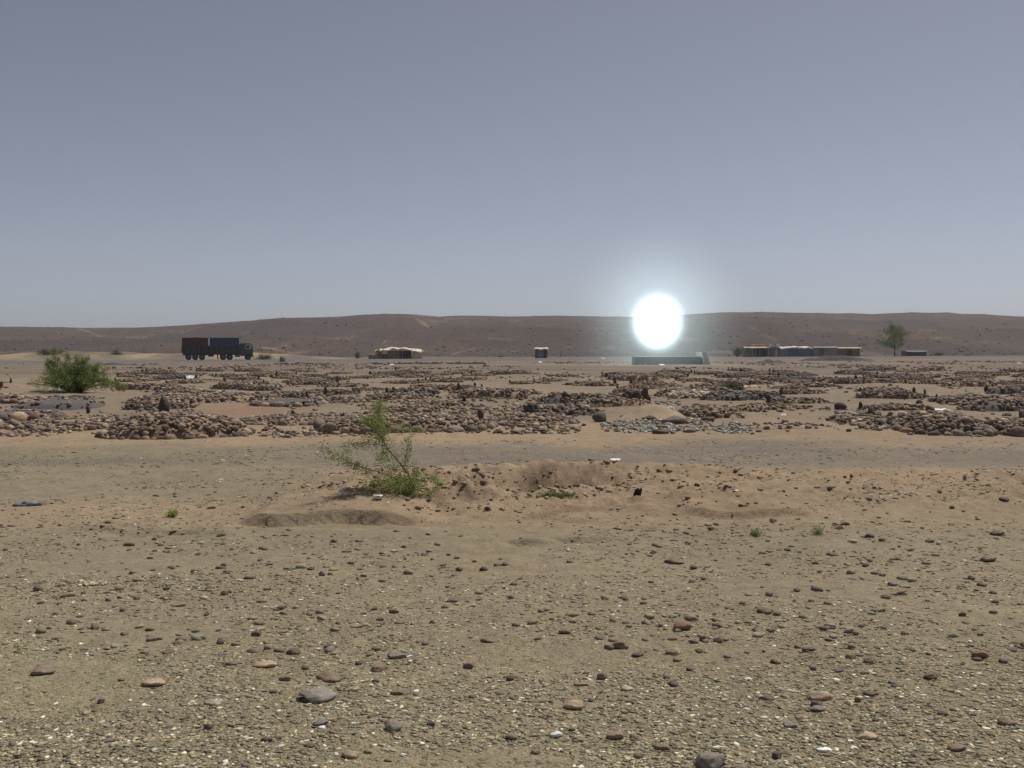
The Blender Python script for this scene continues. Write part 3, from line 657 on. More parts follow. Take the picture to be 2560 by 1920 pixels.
def loose(px_, py_, w_, r_, c_, lab, protos=None):
    p = on(px_, py_); sc = p.y / F; a = w_ * sc / 2 * 1.2
    o = single_rock('stone', (p.x, p.y + a * .6, hz(p.x, p.y + a * .6)), (a, a * random.uniform(.65, .9), a * max(.3, r_ * 1.05)), tuple(np.array(PAL[c_]) * random.uniform(.95, 1.35)),
                    rz=random.uniform(-.35, .35), protos=protos, sink=.22)
    zone_ = 'nearest gravel' if py_ > 1600 else ('gravelly middle ground' if py_ > 1330 else ('sandy belt' if py_ > 1175 else 'dirt track'))
    side = 'left' if px_ < 850 else ('centre' if px_ < 1700 else 'right')
    sz = 'flat' if r_ < .4 else 'lumpy'
    tag(o, lab or f'{sz} {cls[c_]} stone lying loose on the {zone_}, {side} of the view', 'stone', f'{sz} {cls[c_]} loose stones on the {zone_}, {side}' if not lab else 'loose stones on the desert ground')
for q in ST: loose(*q)
k = 0
while k < 185:                               # the smaller strewn ones between
    py_ = 1310 + 600 * random.random() ** 1.15; px_ = random.uniform(5, 2555)
    band = .35 + (.65 if px_ > 1500 and 1380 < py_ < 1700 else 0) + (.3 if 700 < px_ < 1300 and py_ < 1440 else 0)
    if random.random() > band: continue
    loose(px_, py_, random.choice((9, 11, 13, 16, 20)) * (1 + (py_ - 1400) / 900), random.uniform(.3, .6), random.choices(['dark', 'brown', 'grey', 'tan', 'purple'], [5, 5, 3, 1, 1])[0], None, P2); k += 1
# big boulder by the cemetery's front row
p = on(1503, 1056); o = single_rock('boulder', (p.x, p.y + .2, p.z), (.27, .24, .185), (.12, .10, .088), rz=.2, protos=P2r, sink=.15)
tag(o, 'big smooth dark boulder alone at the front of the cemetery', 'boulder')
p = on(2101, 1024); o = single_rock('boulder', (p.x, p.y, p.z), (.19, .15, .15), (.09, .065, .055), rz=0, protos=P2r, sink=.15)
tag(o, 'small dome-shaped dark boulder on bare sand at right', 'boulder')
for (qx, qy, hh, ww, lab) in [(221, 1034, .30, .17, 'pointed dark headstone standing alone in sand at left'), (1412, 1010, .50, .26, 'tall dark headstone standing left of the ring of slabs'), (1475, 1006, .36, .24, 'shorter grey headstone left of the ring of slabs'), (2300, 1020, .42, .3, 'squarish headstone on bare sand at right')]:
    p = on(qx, qy); o = single_rock('headstone', p, (ww / 2, ww * .33, hh / 2), (.075, .06, .055), rz=random.uniform(-.2, .2), protos=P2, sink=.08)
    tag(o, lab, 'headstone', 'headstones standing apart from the heaps')

# ------------------------------------------------------------------ foliage
def leaves(cent, n, size, spread, cols, stretch=(1, 1, 1)):
    cent = np.asarray(cent, float); c = cent[rng.integers(0, len(cent), n)] + rng.normal(0, 1, (n, 3)) * spread * np.array(stretch)
    a = rng.normal(size=(n, 3)); a /= np.linalg.norm(a, axis=1)[:, None]
    b = np.cross(a, rng.normal(size=(n, 3))); b /= np.linalg.norm(b, axis=1)[:, None]
    s = size * rng.uniform(.6, 1.4, (n, 1))
    V = np.stack([c - a * s, c + b * s * .35, c + a * s, c - b * s * .35], 1).reshape(-1, 3)
    Fc = np.arange(4 * n).reshape(n, 4)
    cc = np.array(cols)[rng.integers(0, len(cols), n)] * rng.uniform(.75, 1.3, (n, 1))
    return V, Fc, np.repeat(cc, 4, 0)
GREEN = [(.10, .155, .030), (.075, .125, .028), (.13, .175, .04), (.06, .10, .03)]
DULL = [(.10, .125, .05), (.13, .14, .06), (.08, .10, .045)]

# sparse shrub in the middle
def cr(x, y): return (780 + x / 5.53, 980 + y / 5.53)
rootp = on(1032, 1232); d0 = rootp.y
sh = empty('shrub', rootp); tag(sh, 'sparse thin green shrub with one tall leaning shoot beside the sandy pit', 'shrub')
def local(pts, dz):                          # branch through image points, leaning in depth by dz over its length
    out = []
    for i, (x, y) in enumerate(pts):
        q = cr(x, y); k = i / max(1, len(pts) - 1)
        out.append(D(q[0], q[1], d0 + dz * k) - rootp)
    return out
br = [([(1400, 1390), (1370, 1250), (1340, 1140), (1220, 990), (1080, 820), (1000, 700), (960, 600), (940, 480), (930, 360), (925, 240), (935, 130)], .25, .013, .8),
      ([(1370, 1300), (1150, 1190), (900, 1100), (740, 1060), (600, 1000), (500, 960), (400, 900), (280, 840), (180, 740)], -.5, .008, 1),
      ([(1020, 740), (900, 730), (750, 715), (600, 700), (520, 720), (440, 765)], -.2, .005, .8),
      ([(1340, 1140), (1240, 1100), (1190, 1000), (1130, 900), (1080, 840)], .2, .005, .35),
      ([(1340, 1140), (1290, 1000), (1290, 900), (1320, 800), (1310, 700), (1255, 590)], .4, .006, .9),
      ([(960, 620), (940, 540), (1040, 470), (1200, 440), (1350, 480), (1480, 560)], .3, .005, .55),
      ([(930, 500), (880, 420), (800, 370), (740, 400)], -.1, .004, .7), ([(930, 660), (860, 620), (770, 610)], -.2, .004, .7),
      ([(1060, 830), (980, 850), (930, 880), (960, 900)], -.1, .004, .8),
      ([(1380, 1260), (1410, 1130), (1430, 1030)], .1, .006, 1), ([(1390, 1300), (1440, 1200), (1450, 1100)], -.1, .005, .9),
      ([(1390, 1350), (1500, 1200), (1600, 1190), (1700, 1190), (1750, 1260), (1700, 1390)], .3, .006, .9), ([(1400, 1370), (1520, 1330), (1640, 1390), (1720, 1330)], -.1, .005, .9),
      ([(1350, 1200), (1200, 1180), (1100, 1120), (1070, 1070)], .1, .005, .6)]
for i in range(16):                          # low tangle at the base
    ex = random.uniform(640, 1330); ey = 1200 + random.uniform(0, 150) + (1330 - ex) * .02
    br.append(([(1390, 1380), ((1390 + ex) / 2, 1230 + random.uniform(-30, 90)), (ex, ey)], random.uniform(-.5, .5), .004, 1.0))
tl, lc, lc2 = [], [], []
for pts, dz, r0, dn in br:
    L_ = local(pts, dz); up_ = pts[-1][1] < 420
    fine_ = []
    for a, b in zip(L_[:-1], L_[1:]):
        for k in range(4): fine_.append(a.lerp(b, k / 4) + Vector((random.gauss(0, .004), random.gauss(0, .004), random.gauss(0, .004))))
    fine_.append(L_[-1]); nn = len(fine_)
    tl.append((fine_, [r0 * (1 - .75 * i / nn) for i in range(nn)]))
    skip = int(nn * (.42 if r0 > .012 else .22))
    for q in fine_[skip:]:
        if random.random() < dn:
            for _ in range(4 if q.z < .28 else (10 if up_ else 4)): lc.append(q + Vector((random.gauss(0, .035), random.gauss(0, .05), random.gauss(0, .03) - .01)))
tubes('stem', tl, M['stem'], sh, 5)
V_, F_, C_ = leaves(lc, 13500, .0125, .022, [(.27, .33, .10), (.22, .28, .085), (.32, .37, .13), (.17, .21, .07)]); mk('foliage', V_, F_, M['leaf'], sh, col=C_)

# bushes made of many thin twigs with leaves
def bush(name, px_, py_, wpx, hpx_, label, nb=60, nl=9000, ls=.035, cols=GREEN, cat='bush', d=None, horns=(), group=None):
    p = on(px_, py_) if d is None else D(px_, py_, d)
    if d is not None: p.z = max(p.z, hz(p.x, p.y) - .3) if d < 220 else p.z
    sc = p.y / F; Wd_, Hh = wpx * sc / 2, hpx_ * sc
    rt = empty(name, p); tag(rt, label, cat, group)
    tl, cs = [], []
    for i in range(nb):
        an = random.uniform(0, 6.283); r = random.random() ** .6
        top = Hh * math.sqrt(max(.02, 1 - r * r * .92)) * random.uniform(.62, 1.05)
        e = Vector((math.cos(an) * r * Wd_, math.sin(an) * r * Wd_ * .75, max(top, Hh * .12)))
        pts = [Vector((random.gauss(0, .05), random.gauss(0, .05), -.05)), Vector((e.x * .45, e.y * .45, e.z * .62)), e]
        tl.append((pts, [.018 * Hh + .004, .010 * Hh + .002, .003]))
        for k in range(7): cs.append(pts[1].lerp(e, random.uniform(-.5, 1.05)) + Vector((random.gauss(0, .06), random.gauss(0, .06), random.gauss(0, .06))) * Hh)
    for (hx, hy, tx, ty) in horns:           # long shoots
        a = Vector((hx * Wd_, 0, hy * Hh)); b = Vector((tx * Wd_, random.uniform(-.2, .2), ty * Hh))
        tl.append(([Vector((0, 0, 0)), a, b], [.02, .012, .004]))
        for k in range(26): cs.append(a.lerp(b, random.random() ** 1.2) + Vector((random.gauss(0, .03), random.gauss(0, .05), random.gauss(0, .02))) * Hh)
    tubes('stem', tl, M['bark'], rt, 4)
    V_, F_, C_ = leaves(cs, nl, ls, ls * 1.9, cols); V_[:, 2] = np.maximum(V_[:, 2], .01)
    mk('foliage', V_, F_, M['leaf'], rt, col=C_)
    return rt
bush('bush', 190, 980, 226, 76, 'big dense bright green bush standing on the sand at left', 130, 30000, .034, [(.20, .29, .06), (.16, .24, .055), (.25, .33, .085), (.12, .17, .05), (.21, .20, .09)],
     horns=[(-.35, .7, -.62, 1.08), (-.2, .75, -.5, 1.3), (-.1, .7, -.20, 1.28), (.1, .7, -.02, 1.22), (.2, .7, .12, 1.2), (.4, .6, .55, .98), (-.5, .6, -.66, .95), (.55, .4, 1.04, .22), (.6, .3, 1.1, .08), (.0, .7, .3, 1.12)])
bush('bush', 128, 899, 95, 16, 'dull green scrub on the sandy bank behind the big bush', 30, 2500, .12, DULL, d=178)
bush('bush', 290, 893, 40, 15, 'small green scrub on the bank left of the truck', 20, 1100, .12, DULL, d=186)
bush('bush', 664, 901, 62, 14, 'low green scrub just ahead of the truck', 26, 1600, .11, DULL, d=180)
bush('bush', 893, 896, 20, 16, 'pale green scrub left of the ragged hut', 14, 700, .11, DULL, d=200)
bush('bush', 1843, 892, 34, 26, 'dusky scrub at the left end of the row of shacks', 24, 1600, .12, DULL, d=222)
bush('bush', 1828, 984, 62, 26, 'pale green shrub among the graves below the shacks', 40, 2600, .04, [(.13, .15, .07), (.11, .125, .06)])
bush('bush', 552, 974, 16, 16, 'spindly yellowish shrub among the left graves', 9, 240, .035, [(.16, .15, .06)])
bush('bush', 2345, 889, 44, 9, 'low yellowish scrub right of the low dark shed', 20, 900, .12, [(.15, .125, .06), (.12, .11, .05)], d=232)
bush('tuft', 430, 1292, 22, 10, 'small yellow-green tuft on bare ground at left', 26, 420, .013, [(.32, .40, .08), (.26, .33, .07)], 'plant')
bush('tuft', 2046, 1335, 16, 9, 'tiny dull green tuft in the right middle ground', 14, 180, .014, [(.24, .28, .10)], 'plant')
bush('tuft', 2098, 1322, 24, 5, 'tiny flat yellow-green tuft right of the other tuft', 14, 150, .012, [(.17, .18, .08)], 'plant')
bush('tuft', 1887, 1339, 40, 9, 'low sprawling green weed among small stones at right', 24, 300, .012, [(.24, .29, .11)], 'plant')
bush('tuft', 1375, 1248, 70, 15, 'low green weed in the bottom of the sandy pit, its left part', 40, 900, .014, [(.20, .25, .09), (.16, .20, .08)], 'plant')
bush('tuft', 1412, 1252, 76, 18, 'low green weed in the bottom of the sandy pit, its bushier right part', 46, 1100, .014, [(.20, .25, .09), (.16, .20, .08)], 'plant')
bush('tuft', 1340, 1232, 50, 12, 'sparse sprig at the back left of the sandy pit', 20, 260, .013, [(.2, .25, .1)], 'plant')

# tree by the shacks
def tree(px_, py_, top, wpx, d):
    p = D(px_, py_, d); sc = d / F; Hh = (py_ - top) * sc; Wd_ = wpx * sc / 2
    rt = empty('tree', p); tag(rt, 'lone airy green tree standing right of the row of shacks', 'tree')
    tl = [([Vector((0, 0, -.3)), Vector((.05, 0, Hh * .2)), Vector((0, 0, Hh * .42)), Vector((.15, 0, Hh * .8))], [.17, .13, .10, .03])]
    cs = []
    for i in range(46):
        z0 = random.uniform(.18, .7) * Hh; an = random.uniform(0, 6.283)
        zt = z0 + random.uniform(.12, .34) * Hh; zt = min(zt, Hh)
        env_ = math.sin(math.pi * min(.97, max(.08, (zt / Hh - .12) / .9))) ** .7
        rr = Wd_ * random.uniform(.45, 1.05) * env_
        e = Vector((math.cos(an) * rr - .2, math.sin(an) * rr, zt)); a = Vector((.05, 0, z0))
        tl.append(([a, a.lerp(e, .5) + Vector((0, 0, -.1)), e], [.035, .02, .01]))
        for k in range(7): cs.append(a.lerp(e, random.uniform(.35, 1.1)) + Vector((random.gauss(0, .22), random.gauss(0, .22), random.gauss(0, .2))))
    tubes('trunk', tl, M['bark'], rt, 5)
    V_, F_, C_ = leaves(cs, 13000, .10, .26, [(.17, .21, .07), (.20, .24, .09), (.13, .17, .06)]); mk('crown', V_, F_, M['leaf'], rt, col=C_)
tree(2236, 890, 804, 92, 226)

# ------------------------------------------------------------------ truck on the road
TR = D(547, 901.5, 171)
sT = ((TR.x - RA[0]) * RD[0] + (TR.y - RA[1]) * RD[1]) / RL
pt = RA + RD * RL * sT; tz = float(zroad(np.array(sT))) + .03
yaw = math.atan2(RD[1], RD[0])
TS = (.875, .95, .96)
tk = empty('lorry', (pt[0], pt[1], tz), yaw, TS); tag(tk, 'long dark lorry with tall stake sides driving right along the road', 'lorry')
x0 = -7.1                                     # rear end, local x forward
def wheel(x, y):
    v, f = cyl_geo((x, y, .56), (0, 1, 0), .56, .32, 22); o = mk('wheel', v, f, M['rubber'], tk)
    yo = y + (.155 if y > 0 else -.155)
    v, f = cyl_geo((x, yo, .56), (0, 1, 0), .24, .05, 14); mk('rim', v, f, M['steel'], o)
for s in (-1, 1):
    for x in (1.25, 2.55, 3.85, 7.95, 9.25, 12.85): wheel(x0 + x, s * 1.05)
L = [(x0 + .1, x0 + 10.9, -.45, .45, .95, 1.22)] + [(x0 + .2 + k * 1.15, x0 + .3 + k * 1.15, -1.2, 1.2, 1.22, 1.36) for k in range(10)]
box('chassis', L, M['steel'], tk)
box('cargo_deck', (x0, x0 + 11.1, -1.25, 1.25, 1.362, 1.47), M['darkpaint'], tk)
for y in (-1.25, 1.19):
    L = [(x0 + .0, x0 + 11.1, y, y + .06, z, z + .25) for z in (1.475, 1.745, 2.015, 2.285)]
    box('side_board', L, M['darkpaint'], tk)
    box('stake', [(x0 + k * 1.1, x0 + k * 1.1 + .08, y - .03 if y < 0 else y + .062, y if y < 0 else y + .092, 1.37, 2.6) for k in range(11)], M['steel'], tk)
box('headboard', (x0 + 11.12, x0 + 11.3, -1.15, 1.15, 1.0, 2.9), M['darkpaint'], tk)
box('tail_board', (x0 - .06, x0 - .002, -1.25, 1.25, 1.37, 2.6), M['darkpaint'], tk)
box('underrun_board', [(x0 + .3, x0 + 4.9, s * 1.27 - .02, s * 1.27 + .02, .86, 1.36) for s in (-.95, .95)] + [(x0 + 7.0, x0 + 10.9, s * 1.27 - .02, s * 1.27 + .02, .92, 1.36) for s in (-.95, .95)] + [(x0 + 4.91, x0 + 6.99, s * 1.27 - .02, s * 1.27 + .02, 1.08, 1.36) for s in (-.95, .95)], M['darkpaint'], tk)
box('axle', [(x0 + a - .1, x0 + a + .1, -1.0, 1.0, .42, .62) for a in (1.25, 2.55, 3.85, 7.95, 9.25, 12.85)], M['rubber'], tk)
box('mudguard', [(x0 + .5, x0 + 4.6, s * .9 - .3, s * .9 + .3, 1.1, 1.15) for s in (-1, 1)], M['darkpaint'], tk)
box('fuel_tank', [(x0 + 10.2, x0 + 11.2, -1.15, -.6, .55, 1.1)], M['steel'], tk, bev=.06)
box('tool_box', [(x0 + 5.0, x0 + 6.1, -1.15, -.7, .62, 1.1)], M['darkpaint'], tk, bev=.03)
box('landing_leg', [(x0 + 6.85, x0 + 6.97, s - .06, s + .06, .25, 1.3) for s in (-.9, .9)], M['steel'], tk)
# cab
cx = x0 + 11.35
prof_ = [(0, .75), (2.35, .75), (2.42, 1.1), (2.40, 1.95), (2.15, 2.95), (1.9, 3.08), (.1, 3.08), (0, 2.95)]
V_ = [[cx + a, y, z] for y in (-1.18, 1.18) for a, z in prof_]; n_p = len(prof_)
Fc_ = [list(range(n_p)), list(range(2 * n_p - 1, n_p - 1, -1))] + [[i, i + n_p, (i + 1) % n_p + n_p, (i + 1) % n_p] for i in range(n_p)]
cab = mk('cab', V_, Fc_, M['cabpaint'], tk)
bm = bmesh.new(); bm.from_mesh(cab.data); bmesh.ops.bevel(bm, geom=bm.edges[:], offset=.05, segments=2, affect='EDGES'); bm.to_mesh(cab.data); bm.free()
for y in (-1.195, 1.183):
    dr = box('door', (cx + 1.0, cx + 2.08, y, y + .012, 1.0, 1.98), M['cabpaint'], tk)
    box('window_frame', [(cx + .95, cx + 2.1, y - .004, y + .016, 2.0, 2.12), (cx + .95, cx + 2.1, y - .004, y + .016, 2.72, 2.9), (cx + .9, cx + 1.04, y - .004, y + .016, 2.121, 2.719), (cx + 1.74, cx + 2.1, y - .004, y + .016, 2.121, 2.719)], M['palepaint'], tk)
    box('side_window', (cx + 1.042, cx + 1.738, y, y + .01, 2.122, 2.718), M['glass'], tk)
    box('mirror', (cx + 2.25, cx + 2.33, y * 1.13 - .08, y * 1.13 + .08, 2.1, 2.55), M['steel'], tk)
ws = box('windscreen', (-.02, .02, -1.0, 1.0, -.38, .38), M['glass'], tk); ws.location = (cx + 2.30, 0, 2.42); ws.rotation_euler = (0, R(-14), 0)
wf = box('windscreen_frame', [(-.02, .03, -1.12, 1.12, .39, .52), (-.02, .03, -1.12, 1.12, -.5, -.39), (-.02, .03, -1.14, -1.01, -.388, .388), (-.02, .03, 1.01, 1.14, -.388, .388)], M['palepaint'], tk); wf.location = ws.location; wf.rotation_euler = ws.rotation_euler
box('visor', (cx + 2.0, cx + 2.45, -1.1, 1.1, 3.0, 3.06), M['palepaint'], tk)
box('roof_rack', (cx + .1, cx + 1.9, -1.05, 1.05, 3.10, 3.16), M['palepaint'], tk)
box('grille', (cx + 2.41, cx + 2.46, -.7, .7, 1.15, 1.8), M['steel'], tk)
box('bumper', (cx + 2.2, cx + 2.6, -1.2, 1.2, .55, .85), M['steel'], tk, bev=.04)
for s in (-1, 1):
    v, f = cyl_geo((cx + 2.47, s * .9, 1.2), (1, 0, 0), .13, .06, 14); mk('headlight', v, f, M['white'], tk)
def container(xa, xb, m, lab):
    cx_ = (xa + xb) / 2; Mx = Matrix.Rotation(yaw, 4, 'Z'); off = Mx @ Vector((cx_ * TS[0], 0, 1.49 * TS[2]))
    rt = empty('container', (pt[0] + off.x, pt[1] + off.y, tz + off.z), yaw, TS); tag(rt, lab, 'container')
    hl = (xb - xa) / 2; n_ = int(hl * 2 / .14)
    xs = np.linspace(-hl + .06, hl - .06, n_ * 2)
    for sgn in (-1, 1):
        vv, ff = [], []
        for i, x in enumerate(xs):
            yy = sgn * (1.10 + (.05 if (i // 2) % 2 else 0))
            vv += [[x, yy, .05], [x, yy, 2.55]]
            if i: k = 2 * i; ff.append([k-2, k, k+1, k-1])
        mk('side_panel', vv, ff, m, rt)
    box('roof_panel', (-hl + .02, hl - .02, -1.13, 1.13, 2.56, 2.62), m, rt)
    box('floor_panel', (-hl + .02, hl - .02, -1.10, 1.10, 0, .045), m, rt)
    box('end_panel', [(-hl + .03, -hl + .08, -1.09, 1.09, .05, 2.55)], m, rt); box('end_panel', [(hl - .08, hl - .03, -1.09, 1.09, .05, 2.55)], m, rt)
    box('corner_post', [(a - .06, a + .06, b - .05, b + .05, .0, 2.63) for a in (-hl + .06, hl - .06) for b in (-1.11, 1.11)], m, rt)
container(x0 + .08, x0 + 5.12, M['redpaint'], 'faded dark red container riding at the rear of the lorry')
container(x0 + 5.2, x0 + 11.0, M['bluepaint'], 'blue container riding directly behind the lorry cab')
Mx = Matrix.Rotation(yaw, 4, 'Z')
off = Mx @ Vector(((x0 + 5.16) * TS[0], -1.205 * TS[1], 1.5 * TS[2]))
o = box('board', (-.12, .12, -.03, .03, 1.14, 2.4), M['white'], None, .01); o.location = (pt[0] + off.x, pt[1] + off.y, tz + off.z - .0); o.rotation_euler = (0, 0, yaw)
o.data.transform(Matrix.Translation((0, 0, 0)))
tag(o, 'pale upright board where the red and blue containers meet', 'board')

# grey gravelly thing by the road ahead of the truck
p = D(708, 902, 168); o = single_rock('boulder', (p.x, p.y, hz(p.x, p.y)), (.9, .6, .75), (.17, .16, .16), protos=P2)
tag(o, 'grey boulder beside the road ahead of the lorry', 'boulder')

# ------------------------------------------------------------------ huts
def hut_frame(name, px0, px1, pyb, pyt, d, lab, depth=3.0, cat='hut', rz=0):
    a = D(px0, pyb, d); b = D(px1, pyb, d); top = D(px0, pyt, d)
    zb = min(a.z, hz((a.x + b.x) / 2, d) + .05)
    rt = empty(name, ((a.x + b.x) / 2, d, zb), rz); tag(rt, lab, cat)
    return rt, (b.x - a.x), top.z - zb
def sheet(name, x0_, x1_, y0_, y1_, zf, m, parent, th=.06, amp=.06, nx=16, ny=5, seed=0, drape=.22):   # crumpled roof sheet with thickness
    vv, ff = [], []
    for side in (0, 1):
        for j in range(ny + 1):
            for i in range(nx + 1):
                a = x0_ + (x1_ - x0_) * i / nx; b = y0_ + (y1_ - y0_) * j / ny
                z = zf(i / nx) - (drape if j == 0 else 0) + amp * 2 * float(vn(np.array(a * 1.7 + seed), np.array(b * 1.3), seed)) - (0 if side == 0 else th)
                edge = .08 * float(vn(np.array(a * 3.1), np.array(seed * 1.), seed + 1)) if j == 0 else 0
                vv.append([a, b + edge, z])
    K = (nx + 1) * (ny + 1)
    for j in range(ny):
        for i in range(nx):
            k = j * (nx + 1) + i
            ff += [[k, k+1, k+nx+2, k+nx+1], [K+k, K+k+nx+1, K+k+nx+2, K+k+1]]
    for i in range(nx): ff.append([i, K+i, K+i+1, i+1]); k = ny * (nx+1) + i; ff.append([k, k+1, K+k+1, K+k])
    for j in range(ny): k = j*(nx+1); ff.append([k, k+nx+1, K+k+nx+1, K+k]); k += nx; ff.append([k, K+k, K+k+nx+1, k+nx+1])
    return mk(name, vv, ff, m, parent)
def hut(name, px0, px1, pyb, pyt, d, lab, fronts, roofm, depth=3.0, side='mud', zf=None, over=.25, amp=.06, th=.09, posts=True, cat='hut', jit=.02, rz=0):
    rt, W, Hh = hut_frame(name, px0, px1, pyb, pyt, d, lab, depth, cat, rz)
    hw = W / 2
    for (f0, f1, z0, z1, mm, nm) in fronts:  # front panels; gaps stay open onto the dark inside
        box(nm, (-hw + f0 * W + .004, -hw + f1 * W - .004, -.05 + random.uniform(-.03, .03), .04, z0 * Hh - (.3 if z0 == 0 else 0), z1 * Hh - .03), M[mm], rt, jit)
    for x in (-hw - .04, hw - .06): box('side_wall', (x, x + .1, .06, depth, -.3, Hh - .04), M[side], rt, jit)
    box('back_wall', (-hw + .08, hw - .08, depth - .1, depth, -.3, Hh - .05), M[side], rt, jit)
    z_ = zf or (lambda u: 0.0)
    sheet('roof', -hw - over, hw + over, -.55, depth + .3, lambda u: Hh + th + z_(u), M[roofm], rt, th, amp, seed=int(px0))
    if posts: 
        for k in range(int(W / 2.2) + 2):
            x = -hw + .1 + (W - .2) * k / (int(W / 2.2) + 1)
            tubes('post', [([Vector((x, -.16, -.3)), Vector((x + random.uniform(-.06, .06), -.17, Hh + .04))], [.05, .045])], M['tanwood'], rt, 6)
    return rt, W, Hh
# ragged hut left of centre
h1, W1, H1 = hut('hut', 940, 1052, 897, 876, 195, 'ragged hut under a sagging pale canvas roof with a slanting pole',
    [(.0, .13, 0, .85, 'mud', 'wall_panel'), (.13, .25, .62, .95, 'canvas', 'awning'), (.25, .40, 0, .95, 'mud', 'wall_panel'), (.40, .53, .0, 1., 'reddish', 'curtain'), (.56, .72, .0, .62, 'darkcloth', 'wall_panel'), (.82, 1.0, 0, .95, 'tanwood', 'wall_panel')],
    'canvas', 3.4, zf=lambda u: (.10 if u < .22 else .38) * math.sin(math.pi * min(1, u * 1.1)) - .35 * max(0, u - .75) + .09 * math.sin(23 * u) + .05 * math.sin(51 * u), amp=.3, th=.12)
tubes('pole', [([Vector((W1 * .33, -.7, -.2)), Vector((W1 * .30, -.6, H1 + .25))], [.13, .11]), ([Vector((-W1 * .62, -.4, 0)), Vector((-W1 * .40, -.3, H1 + .1))], [.10, .08]), ([Vector((-W1 * .40, -.3, H1 * .8)), Vector((-W1 * .47 + 2.0, -.2, H1 + 1.2))], [.08, .06])], M['tanwood'], h1, 6)
tubes('pole', [([Vector((-W1 * .47, -.2, H1 * .9)), Vector((-W1 * .47 + 1.75, -.2, H1 + 1.95))], [.19, .15])], M['tanwood'], h1, 6)
box('lean_to', (-W1 * .5 - 1.6, -W1 * .5 - .3, .1, 2.2, -.3, H1 * .55), M['mud'], h1, .12)
# kiosk
hut('kiosk', 1338, 1368, 894, 871, 205, 'narrow grey sheet-metal kiosk with ragged white roof left of the glare',
    [(.0, .28, 0, 1, 'teal', 'wall_panel'), (.28, .70, 0, 1, 'greyboard', 'wall_panel')], 'canvas', 1.8, 'teal', amp=.14, th=.12, over=.22, posts=False)
# settlement on the right
hut('hut', 1862, 1918, 891, 868, 228, 'teal and grey shack at the left end of the row, sticks on its roof',
    [(.0, .42, .30, 1, 'teal', 'wall_panel'), (.04, .43, .12, .42, 'greyboard', 'counter'), (.46, .50, 0, 1, 'greyboard', 'wall_panel'), (.52, .94, .0, .55, 'darkcloth', 'wall_panel')], 'tanwood', 3, 'teal', amp=.10, over=.3, th=.07)
hA, WA, HA = hut('hut', 1919, 1950, 891, 869, 227, 'brown wooden shack carrying a white box on its roof',
    [(.0, .22, 0, 1, 'mud', 'wall_panel'), (.24, .6, 0, 1, 'mud', 'wall_panel'), (.62, .80, 0, .8, 'tanwood', 'door'), (.80, 1.0, 0, 1, 'bluetarp', 'wall_panel')], 'greyboard', 3, 'mud', over=.05)
hut('hut', 1951, 2030, 890, 871, 227, 'long blue tarpaulin shelter with a rolled cream roof cover',
    [(.0, .24, 0, 1, 'greyboard', 'wall_panel'), (.24, .55, 0, 1, 'bluetarp', 'wall_panel'), (.56, .97, 0, .94, 'teal', 'wall_panel')], 'canvas', 3.2, 'bluetarp', zf=lambda u: .16 * math.sin(math.pi * u) + .1 * u + .08 * math.sin(17 * u), amp=.2, th=.22, over=.05, posts=False)
hut('hut', 2034, 2093, 890, 867.5, 228, 'pale lilac plastered hut with a small dark opening',
    [(.0, .23, 0, 1, 'pinkmud', 'wall_panel'), (.24, .46, 0, .62, 'mud', 'wall_panel'), (.24, .46, .78, 1, 'pinkmud', 'lintel'), (.46, 1., 0, 1, 'pinkmud', 'wall_panel')], 'palestone', 3.5, 'pinkmud', over=.1, amp=.05, posts=False)
hut('hut', 2096, 2150, 889, 869, 229, 'brown mud hut with a dark window at the right end of the row',
    [(.0, .36, 0, 1, 'mud', 'wall_panel'), (.36, .62, 0, .28, 'mud', 'wall_panel'), (.36, .62, .66, 1, 'mud', 'lintel'), (.62, 1.0, 0, 1, 'mud', 'wall_panel')], 'tanwood', 3.5, 'mud', over=.3, amp=.04, th=.07)
hut('shed', 2266, 2316, 887.5, 878, 232, 'low dark shed with thin pale roof edge right of the tree',
    [(.0, .32, 0, 1, 'darkcloth', 'wall_panel'), (.33, .66, 0, 1, 'concrete', 'wall_panel'), (.66, 1.0, 0, 1, 'concrete', 'wall_panel')], 'greyboard', 3, 'concrete', over=.1, th=.12, posts=False, cat='shed')
# white box on the roof
p = D(1939, 870.5, 226.6)
o = box('crate', [(-1.1, 1.1, -.5, .5, .0, .72)], M['white'], None, .03); o.location = (p.x, p.y + .8, hA.location.z + HA + .16)
tag(o, 'white box with blue stripes lying on the brown shack roof', 'box')
box('stripe', [(-.55, -.40, -.56, -.54, .1, .62), (.0, .12, -.56, -.54, .1, .62), (-.40, .0, -.56, -.54, .50, .60)], M['bluepaint'], o)
# sticks on the roof of the teal shack
for (a, b, c_) in ((1875, 1893, 3), (1880, 1910, 4), (1868, 1902, 2)):
    p, q = D(a, 869 - c_ * .4, 226.5), D(b, 868 - c_ * .8, 227.5); 
    o = tubes('stick', [([Vector((0, 0, 0)), (q - p) * .5 + Vector((0, 0, .12)), q - p], [.06, .06, .04])], M['reddish'] if c_ == 2 else M['tanwood'])
    o.location = (p.x, p.y, p.z + .35); tag(o, {3: 'short pale stick lying on the teal shack roof', 4: 'longest pale stick lying on the teal shack roof', 2: 'reddish stick lying on the teal shack roof'}[c_], 'stick')
